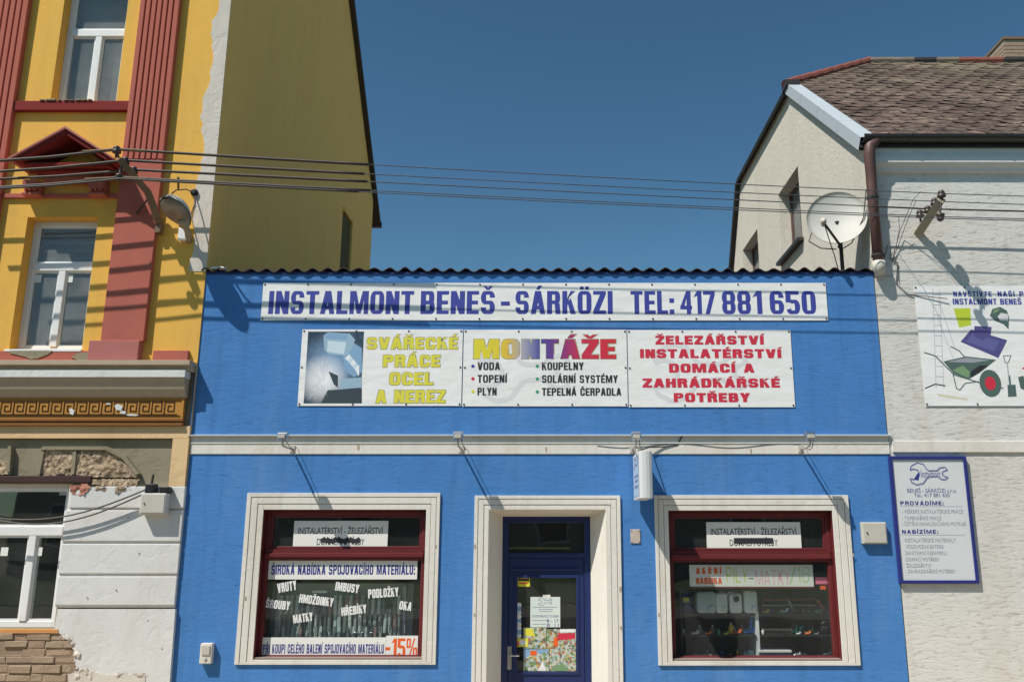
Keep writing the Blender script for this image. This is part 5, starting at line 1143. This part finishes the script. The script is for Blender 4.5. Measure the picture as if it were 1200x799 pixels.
# small boxes on the walls
def wallbox(label, uL, vT, uR, vB, y, d, m, name, cat, extra=None):
    x0, x1, z0, z1 = RC(uL, vT, uR, vB, y-d); t = thing(name, label, cat, ((x0+x1)/2, y, z0)); piece('case', m, t, (x0, x1, y-d, y, z0, z1), bevel=.008)
    if extra: extra(t, x0, x1, y-d, z0, z1)
    return t
def ex_lock(t, x0, x1, y, z0, z1):
    piece('door', M['plastic'], t, (x0+.012, x1-.012, y-.006, y+.002, z0+.012, z1-.012), bevel=.004)
    mb = MB(); mb.lathe([(.008, 0), (.008, .012)], (x0+.05, y-.004, (z0+z1)/2), axis=(0, -1, 0), k=8); mb.build('lock', M['black'], t)
wallbox('grey square junction box on blue wall right of right shop window', 1010.5, 611.5, 1039.5, 637, .0, .06, M['plastic'], 'junction_box', 'box', ex_lock)
def ex_bell(t, x0, x1, y, z0, z1):
    mb = MB(); mb.lathe([(.018, 0), (.018, .008), (.006, .012)], ((x0+x1)/2, y, z0+.05), axis=(0, -1, 0), k=12); mb.build('button', M['lampgrey'], t); piece('flap', M['lampgrey'], t, (x0+.02, x1-.02, y-.012, y-.001, z0+.09, z1-.02), bevel=.004)
wallbox('small cream socket box low on blue wall left of left shop window', 234, 753.5, 248, 777.5, .0, .07, plain('cream_box', S(208, 202, 190), .5), 'socket_box', 'box', ex_bell)
def ex_pl(t, x0, x1, y, z0, z1):
    for fx in (.1, .9):
        for fz in (.1, .9): mb = MB(); mb.lathe([(.006, 0), (.004, .004)], (x0+(x1-x0)*fx, y, z0+(z1-z0)*fz), axis=(0, -1, 0), k=6); mb.build('screw', M['black'], t)
wallbox('tiny beige plate on blue wall between door and right shop window', 739, 620, 750.5, 636.5, .0, .012, plain('beige_plate', S(186, 172, 160), .7, var=.2, scale=30), 'cover_plate', 'plate', ex_pl)
ub = wallbox('white meter box with cables on patched plaster wall', 164, 577.5, 194, 602, YF-.03, .11, plain('meter_box_white', S(196, 196, 188), .5), 'meter_box', 'box', ex_lock)
x0, x1, z0, z1 = RC(164, 577.5, 194, 602, YF-.15); 
for a, b, h in ((x0+.03, x0+.13, .1), (x0+.19, x1+.01, .07)): piece('cable_entry', M['black'], ub, (a, b, YF-.14, YF-.035, z1+.001, z1+h), bevel=.01)
mb = MB(); mb.tube([(x0+.08, YF-.1, z1+.07), (x0+.08, YF-.08, z1+.2)], .014, 8); mb.build('conduit', M['darkmetal'], ub)
for k, (dz, lab) in enumerate(((0, 'upper of two black cables sagging from meter box past the lower window'), (-.035, 'lower of two black cables sagging from meter box past the lower window'))):
    mb = MB(); a = Vector((x0+.05, YF-.1, z1+.05+dz)); b = P(-30, 604, YF-.1); pts = []
    for i in range(15): f = i/14; q = a.lerp(b, f); q.z -= .16*math.sin(math.pi*min(f*1.0, 1))*(1+.25*k); pts.append(q)
    mb.tube(pts, .009, 6); tag(mb.build('sagging_cable', M['cable']), lab, 'cable')

# ================================================================== SIGNS ON THE WHITE HOUSE
x0, x1, z0, z1 = RC(1047.5, 534.5, 1139.5, 683.5, -.03)
ib = thing('information_board', 'white information board in a dark blue frame with spanner emblem', 'sign', ((x0+x1)/2, 0, z0))
bf = plain('dark_blue_frame', S(44, 52, 116), .4); w = .035
for nm, q in (('frame', (x0, x0+w, z0, z1)), ('frame', (x1-w, x1, z0, z1)), ('frame', (x0+w, x1-w, z0, z0+w)), ('frame', (x0+w, x1-w, z1-w, z1))): piece(nm, bf, ib, (q[0], q[1], -.045, -.003, q[2], q[3]), bevel=.004)
piece('panel', plain('board_white', S(206, 208, 208), .4, var=.03), ib, (x0+w, x1-w, -.03, -.003, z0+w, z1-w))
yi = -.031
wrench(1088.5, 554.5, .46, .42, yi, M['p_softblue'], ib, 1.0); wrench(1089, 555.5, .47, .43, yi-.0003, M['p_navy'], ib, .35)
tpx('Instalmont', 1079, 550.5, 1102, 559.5, yi, M['p_softblue'], ib, off=.01); polypx('logo', [(1071,561),(1076,553.5),(1078,556),(1076,563)], yi-.0004, M['p_navy'], ib)
tpx('BENEŠ - SÁRKÖZI s.r.o.', 1063, 571, 1121, 577, yi, M['p_softblue'], ib, off=.01); tpx('Tel.: 417 881 650', 1071, 577.8, 1113, 582.2, yi, M['p_softblue'], ib, off=.01)
wpx('PROVÁDÍME:', 1055, 587, 1106, 591.7, yi, M['p_navy'], ib, stem=.3, bar=.2, gap=.3); linepx('rule', [(1055,593),(1128,593)], yi-.0003, .5, M['p_grey'], ib)
pr('p_lightgrey', 152, 154, 162)
for tx, a, b, v in (('- VEŠKERÉ INSTALATÉRSKÉ PRÁCE', 1056.5, 1128.5, 595.7), ('- TOPENÁŘSKÉ PRÁCE', 1057, 1103, 603.2), ('- ČIŠTĚNÍ KANALIZAČNÍHO POTRUBÍ', 1057, 1132, 610), ('INSTALATÉRSKÉ MATERIÁLY', 1060.5, 1120, 629.3), ('VODOVODNÍ BATERIE', 1061, 1105.5, 636.8), ('SANITÁRNÍ KERAMIKU', 1061, 1109, 644.2), ('DOMÁCÍ POTŘEBY', 1061.5, 1101, 651.5), ('ŽELEZÁŘSTVÍ', 1062, 1091, 658.8), ('- ZAHRÁDKÁŘSKÉ POTŘEBY', 1061, 1119.5, 665.5)):
    tpx(tx, a, v, b, v+5.8, yi, M['p_lightgrey'], ib)
wpx('NABÍZÍME:', 1057, 620.5, 1099.5, 625, yi, M['p_navy'], ib, stem=.3, bar=.2, gap=.3); linepx('rule', [(1056,626.5),(1131,626.5)], yi-.0003, .5, M['p_grey'], ib)
# garden tools poster
YQ = -.012
po = banner('large white poster picturing wheelbarrow, ladder and garden tools', 1077.5, 335, 1290, 475.5, [(0, 0), (0, 1), (.28, 1), (.28, 0)], YQ, .004, 'poster')
yp = YQ - .0004
wpx('NAVŠTÍVTE', 1117, 341.5, 1162, 347.7, yp, M['p_blue'], po, stem=.34, bar=.2, gap=.25); wpx('NAŠI', 1169, 341.5, 1189, 347.7, yp, M['p_blue'], po, stem=.34, bar=.2, gap=.25); wpx('PRODEJNU', 1194.5, 341.5, 1240, 347.7, yp, M['p_blue'], po, stem=.34, bar=.2, gap=.25)
wpx('INSTALMONT BENEŠ', 1116.5, 350, 1197, 357, yp, M['p_blue'], po, stem=.36, bar=.2, gap=.15); wpx('- SÁRKÖZI', 1201, 350, 1240, 357, yp, M['p_blue'], po, stem=.36, bar=.2, gap=.15)
polypx('printed_sack', [(1117.5,361.5),(1137,361),(1138,381),(1124,384)], yp, M['p_limegreen'], po)
polypx('printed_helmet', [(1160,370),(1163,362),(1172,359.5),(1180,364),(1182.5,372),(1182,386),(1176,380),(1166,376)], yp, M['p_darkgreen'], po); polypx('printed_helmet', [(1169,371),(1173,366.5),(1181,368),(1181.5,376),(1172,375.5)], yp-.0004, M['p_faint'], po)
pr('p_violet', 84, 80, 132); pr('p_violet2', 98, 98, 150)
polypx('printed_tile', [(1125.5,400.5),(1138,386),(1180.5,398.5),(1170,419.5)], yp, M['p_violet'], po); polypx('printed_tile', [(1132,400),(1140,390),(1172,400),(1165,412)], yp-.0004, M['p_violet2'], po); polypx('printed_tile', [(1142,382),(1162,383),(1161,392),(1152,399),(1141,394)], yp-.0008, M['p_violet'], po)
for pts in ([(1093,338),(1097,455)], [(1101,340),(1106,455)], [(1100,352),(1119,408)], [(1099,372),(1117,420)]): linepx('printed_ladder', pts, yp-.0002, .6, M['p_grey'], po)
for i in range(9): v = 345+i*12; u = 1093.5 + (v-338)*.034; linepx('printed_ladder', [(u, v), (u+8.6, v+.5)], yp-.0005, .5, M['p_lightgrey'], po)
linepx('printed_ladder', [(1084,455),(1096,450),(1108,452)], yp-.0005, 1.2, M['p_black'], po)
polypx('printed_barrow', [(1105.5,423.5),(1132,417.5),(1167.5,421.5),(1148,437),(1136,444),(1118,438)], yp, M['p_darkgreen'], po); polypx('printed_barrow', [(1116,434),(1128,428),(1137,436),(1135,443)], yp-.0004, M['p_grass'], po)
linepx('printed_barrow', [(1083,413),(1096,417),(1118,439),(1150,449),(1176,455)], yp-.0006, 1.3, M['p_darkgreen'], po); linepx('printed_barrow', [(1114,406),(1124,411),(1132,420)], yp-.0006, 1.2, M['p_darkgreen'], po); linepx('printed_barrow', [(1117,439),(1121,455),(1125,457),(1131,449),(1147,447)], yp-.0006, 1.1, M['p_darkgreen'], po)
q = P(1160.5, 449, yp)
for r, m in ((.17, 'p_darkgreen'), (.085, 'p_red')):
    mb = MB(); mb.v = []; pts = [(q.x + r*.72*math.cos(2*math.pi*i/20), yp-.0009-(.17-r)*.004, q.z + r*.92*math.sin(2*math.pi*i/20)) for i in range(20)]; mb.face(pts); mb.build('printed_wheel', M[m], po)
linepx('printed_spade', [(1176,417),(1185,416.5),(1181.5,425),(1178,425),(1176,417)], yp, .9, M['p_darkgreen'], po); linepx('printed_spade', [(1180.5,426),(1183,452)], yp, 1.1, M['p_lightgrey'], po); polypx('printed_spade', [(1180.5,451),(1190,450.5),(1191.5,464.5),(1181.5,465)], yp-.0003, M['p_darkgreen'], po); linepx('printed_spade', [(1183,440),(1184.2,452)], yp-.0005, 1.6, M['p_darkgreen'], po)
polypx('printed_trowel', [(1193,442),(1199,440),(1210,462),(1196,455)], yp, M['p_darkgreen'], po); polypx('printed_trowel', [(1197,432),(1203,428),(1204,434)], yp, M['p_red'], po)
polypx('printed_handle', [(1098,461),(1110,463),(1134,467),(1133,469),(1100,464)], yp, M['p_wood'], po)

# ================================================================== BRACKETS, CABLES, STREET LAMP, DISH
def insulator(mb, c, up=1):
    mb.lathe([(.012, -.06*up), (.012, -.01*up), (.045, 0), (.05, .02*up), (.028, .035*up), (.042, .05*up), (.03, .075*up), (.012, .085*up)], c, k=12)
# left bracket
LB = [P(188, 268, YF-.01), P(180, 243, -.2), P(173, 225, -.3), P(139, 186, -.64)]
bl_ = thing('wire_bracket', 'grey brown steel arm with insulators on the pink pilaster', 'bracket', LB[0])
mb = MB(); mb.tube(LB, [.05, .05, .05, .045], 4); mb.build('arm', M['rustbeam'], bl_)
mb = MB(); mb.box(LB[0].x-.03, LB[0].x+.03, YF-.085, YF-.001, LB[0].z-.07, LB[0].z+.05); mb.build('wall_plate', M['rustbeam'], bl_)
mb = MB(); mb.tube([P(176, 230, -.28), P(160, 250, YF-.08)], .012, 6); mb.build('stay', M['darkmetal'], bl_)
# right bracket
RB = [P(1077, 273, -.01), P(1103, 234, -.5)]
br_ = thing('wire_bracket', 'grey beam with insulators sticking out of the white house wall', 'bracket', RB[0])
mb = MB(); mb.tube([RB[0] + Vector((0,.1,-.03)), RB[0], RB[1]], [.06, .06, .055], 4); mb.build('arm', M['stonebeam'], br_)
cablesL = [(183, .62), (193, .45), (203, .28), (212.5, .62), (216, .66)]       # height in the photo at x = 250, distance from the wall
cab = []
# left support points / right support points (world)
Lp = [P(137, 175, -.62), P(147, 188, -.47), P(157, 199, -.31), P(140, 208, -.60), P(141, 209.5, -.66)]
Rp = [P(1103, 227, -.49), P(1095, 236, -.34), P(1087, 245, -.19), P(1102, 254, -.50), P(1103, 256, -.55)]
Le = [P(-60, 191, -.62), P(-60, 203, -.47), P(-60, 211, -.31), P(-60, 221, -.6), P(-60, 222.5, -.66)]
Re = [P(1290, 233, -.49), P(1290, 243, -.34), P(1290, 250, -.19), P(1290, 259, -.5), P(1290, 261, -.55)]
for i, (bl2, pts, up) in enumerate(((bl_, Lp, 1), (br_, Rp, 1))):
    for k, q in enumerate(pts[:4]):
        mb = MB(); insulator(mb, (q.x, q.y, q.z - .045) if k < 3 else (q.x, q.y, q.z + .03), 1 if k < 3 else -1); mb.build('insulator', M['porcelain'], bl2, smooth=True)
        mb = MB(); arm0, arm1 = (LB[2], LB[3]) if bl2 is bl_ else (RB[0], RB[1]); f = max(0, min(1, (abs(q.y)-abs(arm0.y))/(abs(arm1.y)-abs(arm0.y)))); s_ = arm0.lerp(arm1, f)
        mb.tube([s_, q + Vector((0, 0, -.04 if k < 3 else .04))], .012, 6); mb.build('pin', M['darkmetal'], bl2)
for k in (2,): q = Rp[k]; mb = MB(); insulator(mb, (q.x-.085, q.y+.02, q.z-.09)); mb.build('insulator', M['porcelain'], br_, smooth=True)
labs = ['topmost overhead cable, crossing in front of all three houses', 'second overhead cable from the top, crossing in front of all three houses', 'third overhead cable from the top, crossing in front of all three houses', 'fourth overhead cable from the top, upper of the close pair', 'lowest overhead cable, lower of the close pair']
midv = [(640, 203.5), (640, 214), (640, 222.5), (640, 232.5), (640, 235)]
for k in range(5):
    a, b = Lp[k], Rp[k]; ym = (a.y + b.y) / 2; m = P(midv[k][0], midv[k][1], ym); sag = (a.z + b.z) / 2 - m.z
    t = thing('overhead_cable', labs[k], 'cable', a, 'overhead cables')
    def at(f): q = a.lerp(b, f); q.z -= 4 * sag * f * (1 - f); return q
    ue = (436, 428, 432, 436, 422)[k]; fe = min((P(ue, 195, ym).x - a.x) / (b.x - a.x), .5)
    mb = MB(); mb.tube([Le[k]] + [Le[k].lerp(a, f) - Vector((0, 0, .03*math.sin(math.pi*f))) for f in (.3, .6, .85)] + [at(fe*i/10) for i in range(11)], .0165 if k < 4 else .012, 8); mb.build('sheath', M['cable'], t, smooth=True)
    mb = MB(); mb.tube([at(fe + (1-fe)*i/24) for i in range(25)] + [b.lerp(Re[k], f) for f in (.4, 1)], .0052 if k != 2 else .006, 6); mb.build('wire', M['wire'], t)
    if k == 2: mb = MB(); mb.tube([at(.93 + .065*i/4) for i in range(5)] + [b.lerp(Re[k], 1)], .0095, 6); mb.build('splice', M['cable'], t)
    if k == 0 or k == 3:
        mb = MB(); mb.tube([Le[k].lerp(a, .8), Le[k].lerp(a, .95) - Vector((0, 0, .004)), a, at(.02), at(.035)], .019, 8); mb.build('tape_wrap', M['rustbeam'], t)
# loose wires on the white house beside the downpipe
for i, (pts, lab) in enumerate(((
    [(1079, 225, -.45), (1070, 234, -.3), (1055, 270, -.05), (1046, 304, -.02)], 'thin wire hanging from top cable to corner of white house'),
    ([(1073, 236, -.33), (1062, 262, -.1), (1052, 290, -.02), (1045, 306, -.02)], 'thin wire hanging from second cable to corner of white house'),
    ([(1053, 253, -.5), (1054, 268, -.3), (1050, 290, -.03), (1043, 303, -.02), (1052, 309, -.015), (1053, 330, -.012)], 'thin wire dropping from low cable down the white wall'),
    ([(1036, 303, -.03), (1040, 287, -.04), (1044, 291, -.04), (1043, 301, -.02), (1052, 308, -.015), (1050, 332, -.012), (1064, 345, -.012), (1110, 350, -.04)], 'looped black wire at the foot of the downpipe'))):
    mb = MB(); mb.tube([P(*q) for q in pts], .005 if i == 3 else .0035, 5); tag(mb.build('loose_wire', M['cable']), lab, 'wire', 'loose wires on the white house')
# street lamp on the yellow house
la = P(221, 283, YF-.0); lp = P(204, 245, -.42)
sl_ = thing('street_lamp', 'grey wall mounted street lamp with bowl head on the yellow house corner', 'lamp', la)
mb = MB(); mb.tube([la, P(220, 272, -.14), P(216, 262, -.28), P(212, 256, -.36)], [.035, .035, .04, .05], 10); mb.build('arm', M['stonebeam'], sl_, smooth=True)
ax = (P(196, 238, -.6) - P(216, 264, -.3)).normalized()
c = P(206, 248, -.42)
def hood(t0, t1): return None
X_ = Vector((1, 0, 0)); ax = Vector((-.12, -.8, .32)).normalized(); up_ = X_.cross(ax).normalized(); up_ = up_ if up_.z > 0 else -up_; rt = ax.cross(up_)
mb = MB(); ns, nr = 10, 14; Lh = .46
for i in range(ns+1):
    f = i/ns; rad = .165*math.sin(math.pi*min(.12+f*.86, 1))**.6 * (.75+.35*f); pc = c - ax*.22 + ax*(Lh*f)
    for j in range(nr+1):
        an = math.pi*j/nr; mb.v.append(tuple(pc + rt*(rad*math.cos(an)) + up_*(rad*.9*math.sin(an))))
for i in range(ns):
    for j in range(nr): a0 = i*(nr+1)+j; mb.f.append((a0, a0+1, a0+nr+2, a0+nr+1))
mb.f.append(tuple(range(nr+1))); mb.f.append(tuple(range(ns*(nr+1), (ns+1)*(nr+1)))[::-1])
mb.build('hood', plain('lamp_hood_grey', S(206, 200, 186), .5, var=.1), sl_, smooth=True)
mb = MB()
for i in range(ns+1):
    f = i/ns; rad = .155*math.sin(math.pi*min(.12+f*.86, 1))**.6 * (.75+.35*f); pc = c - ax*.2 + ax*((Lh-.04)*f)
    for j in range(nr+1):
        an = -math.pi*j/nr; mb.v.append(tuple(pc + rt*(rad*math.cos(an)) + up_*(rad*.45*math.sin(an) - .003)))
for i in range(ns):
    for j in range(nr): a0 = i*(nr+1)+j; mb.f.append((a0+1, a0, a0+nr+1, a0+nr+2))
mb.build('bowl', plain('lamp_bowl_smoky', S(126, 116, 104), .2, var=.3, scale=12, spec=.6), sl_, smooth=True)
mb = MB(); mb.tube([c - ax*.2, P(213, 257, -.36)], [.07, .05], 10); mb.build('socket', M['stonebeam'], sl_, smooth=True)
wb = wallbox('small white fuse box under the street lamp', 208.5, 267, 220, 281, YF, .07, M['whitepvc'], 'fuse_box', 'box')
q = P(228, 226, YF-.01); mb = MB(); mb.tube([P(196, 232, -.3), P(206, 223, -.15), P(218, 222, -.1), q, P(228, 240, -.09), P(222, 256, -.2), P(214, 258, -.34)], .008, 6); mb.build('lead', M['pipe'], sl_, smooth=True)
mb = MB(); mb.lathe([(.045, 0), (.045, .03), (.02, .045)], (q.x, YF, q.z), axis=(0, -1, 0), k=8); mb.build('junction', M['black'], sl_)
mb = MB(); mb.tube([P(209, 208, -.6), P(209, 213, -.55), P(209, 222, -.3)], .012, 6); mb.build('cable_clamp', M['darkmetal'], sl_)
# satellite dish on the shop roof
dc = P(980.5, 254.5, .1); dd = thing('satellite_dish', 'large white satellite dish on a pole behind the shop roof edge', 'satellite dish', P(988, 322, .2))
axd = Vector((-.28, -.9, .22)).normalized(); a_ = axd.cross(Vector((0, 0, 1))).normalized(); b_ = a_.cross(axd).normalized(); RX, RZ = .345, .36
mb = MB(); nr, nk = 7, 36
for layer in (0, 1):
    for i in range(nr+1):
        r = i/nr
        for j in range(nk):
            an = 2*math.pi*j/nk; mb.v.append(tuple(dc + a_*(RX*r*math.cos(an)) + b_*(RZ*r*math.sin(an)) + axd*(.09*(r*r-1) - .01*layer)))
for layer in (0, 1):
    o = layer*(nr+1)*nk
    for i in range(nr):
        for j in range(nk):
            q = [o+i*nk+j, o+i*nk+(j+1) % nk, o+(i+1)*nk+(j+1) % nk, o+(i+1)*nk+j]; mb.f.append(tuple(q if layer else q[::-1]))
for j in range(nk): mb.f.append((nr*nk+j, nr*nk+(j+1) % nk, (2*nr+1)*nk+(j+1) % nk, (2*nr+1)*nk+j))
mb.build('reflector', plain('dish_white', S(184, 182, 174), .55, var=.05), dd, smooth=True)
mb = MB(); mb.tube([dc - b_*.37 + axd*(-.08), dc - b_*.385 + axd*.02, P(966, 262, -.3)], .016, 8); mb.build('feed_arm', M['darkmetal'], dd)
q = P(965, 258, -.3); mb = MB(); mb.tube([q, q + axd*-.1], [.035, .028], 10); mb.build('receiver', M['lampgrey'], dd, smooth=True)
mb = MB(); mb.tube([(P(988, 322, .2).x, .2, P(988, 322, .2).z - .12), (P(988, 322, .2).x-.0, .2, dc.z-.3), dc + axd*-.1], [.024, .024, .03], 8); mb.build('mast', M['darkmetal'], dd)
mb = MB(); mb.tube([q + Vector((0,0,-.02)), P(972, 282, -.15), P(978, 300, .05), P(984, 322, .15)], .006, 5); mb.build('lead', M['black'], dd)
for i, pts in enumerate(([(1015, 222, -.02), (1012, 255, .0), (998, 285, .1), (985, 293, .15)], [(952, 270, .25), (948, 283, .25), (962, 291, .22), (980, 292, .2)])): mb = MB(); mb.tube([P(*p_) for p_ in pts], .007, 5); mb.build('lead', M['cable'], dd)

# ================================================================== OTHER SIDE OF THE STREET (mirrored in the glass)
oh = thing('terraced_house', 'plain grey terraced house across the street, mirrored darkly in the shop glass', 'house', (0, -26, .8))
om = plain('shaded_render', S(150, 140, 124), .9, var=.1)
piece('wall', om, oh, (-22, 22, -34, -26, .0, 8.6))
piece('roof', plain('dull_tiles', S(110, 70, 58), .9), oh, (-22.4, 22.4, -34.4, -25.6, 8.6, 9.0))
for i in range(11):
    for z in (2.0, 5.3):
        f = piece('window', M['whitepvc'], oh, (-20.6+i*4, -19.2+i*4, -26.01, -25.96, z, z+1.7)); piece('pane', M['black'], f, (-20.5+i*4, -19.3+i*4, -25.959, -25.95, z+.1, z+1.6))
tr_ = thing('street_tree', 'leafy street tree across the street, mirrored in the door glass', 'tree', (1.6, -17, .8))
mb = MB(); mb.tube([(1.6, -17, .8), (1.65, -17, 2.4), (1.6, -17.05, 3.8), (1.7, -17, 5.2)], [.16, .13, .09, .04], 8)
for i in range(8): an = i*.8; mb.tube([(1.62, -17, 2.6+i*.25), (1.62+.7*math.cos(an), -17+.7*math.sin(an), 3.3+i*.3), (1.62+1.3*math.cos(an), -17+1.3*math.sin(an), 3.9+i*.3)], [.05, .03, .012], 5)
mb.build('trunk', plain('bark', (.09, .07, .05), .9), tr_)
mb = MB()
for i in range(2600):
    while True:
        p = Vector((random.uniform(-1, 1), random.uniform(-1, 1), random.uniform(-1, 1)))
        if p.length < 1 and mnoise.noise(p*2.6) > -.12: break
    q = Vector((1.62 + p.x*1.8, -17 + p.y*1.8, 4.6 + p.z*1.9)); u = Vector((random.gauss(0, 1), random.gauss(0, 1), random.gauss(0, 1))).normalized()*.09; w2 = u.cross(Vector((random.gauss(0, 1), random.gauss(0, 1), random.gauss(0, 1)))).normalized()*.05
    mb.face([q-u, q+w2, q+u, q-w2])
mb.build('crown', plain('leaf_green', (.06, .1, .03), .7), tr_)

# ================================================================== SMALL EXTRAS
# crumbling edge of the white plaster above the bricks, holes left by nails
lumps('crumbled_plaster', [(76,742),(84,747),(90,757),(96,764),(93,772),(95,779),(90,783),(88,772),(87,762),(84,752)], YF - .02, .03, M['patch'], .014)
lumps('crumbled_plaster', [(88,786),(100,781),(112,786),(150,789),(172,788),(174,792),(120,794),(90,795)], YF - .022, .022, M['patch'], .014)
lumps('crumbled_plaster', [(104,569),(140,572),(160,568),(163,571),(140,577),(110,573)], YF - .018, .025, M['lump'], .014)
for u, v in ((163, 648), (136, 691), (173, 727), (102, 700), (190, 760), (150, 606)):
    q = P(u, v, YF-.032); mb = MB(); mb.lathe([(.009, 0), (.006, .0015)], (q.x, YF-.031, q.z), axis=(0, -1, 0), k=7); mb.build('nail_hole', M['mortar'], yh)
# more goods on the shelves of the right window
pal = [cy('goods_%d' % i, c) for i, c in enumerate(((200, 60, 50), (220, 180, 70), (60, 120, 180), (210, 210, 204), (60, 140, 90), (230, 120, 50), (120, 124, 128)))]
for k, u0, u1, n, lab, grp in (('t', 892, 970, 9, 'small colourful tool on the top right shelf', 'small goods on the top right shelf'),
        ('m', 808, 882, 8, 'small colourful fitting on the middle left shelf', 'small goods on the middle left shelf'),
        ('m', 925, 960, 7, 'small colourful fitting on the middle right shelf', 'small goods on the middle right shelf'),
        ('b', 838, 882, 7, 'small colourful fitting at middle of the bottom left shelf', 'small goods on the bottom left shelf')):
    for i in range(n):
        u = u0 + (u1-u0)*(i+.5)/n + random.uniform(-2, 2); mi = random.randrange(7); m = pal[mi]; lb2 = lab.replace('colourful', ('red', 'yellow', 'blue', 'white', 'green', 'orange', 'grey')[mi]) + ', %s from left' % ORD[i]; c = on(k, u, random.choice((-.075, .06, .12)))
        if random.random() < .5: fitting(c, random.uniform(.009, .016), m, lb2, 'fitting', 'small_fitting', grp)
        else: bottle('small_bottle', c, random.uniform(.012, .02), random.uniform(.05, .1), m, lb2.replace('fitting', 'bottle').replace('tool', 'bottle'), 'bottle', 'lampgrey', grp)

for u, v, w in ((556.5, 640, 2.2), (727, 690, 2.4), (727.5, 735, 1.8), (556, 720, 1.6), (287, 700, 1.8), (511, 640, 1.5), (772, 720, 1.8), (1000, 650, 1.6), (640, 526, 2), (420, 524, 2.4), (880, 528, 2)):
    yy = -.026 if v > 560 else -.0135
    polypx('paint_chip', [(u-w*.5, v-w), (u+w*.3, v-w*1.4), (u+w*.6, v+w*.4), (u, v+w*1.6), (u-w*.6, v+w*.7)], yy, M['soffit'], bs, .001)
polypx('printed_barrow', [(1110,424),(1132,419),(1160,422),(1140,425)], yp-.0007, M['p_lightgrey'], po)
polypx('printed_barrow', [(1137,436),(1148,428),(1158,428),(1146,437),(1138,442)], yp-.0007, M['p_black'], po)
polypx('printed_helmet', [(1163,367),(1166,362.5),(1172,361.5),(1168,366)], yp-.0006, M['p_grass'], po)
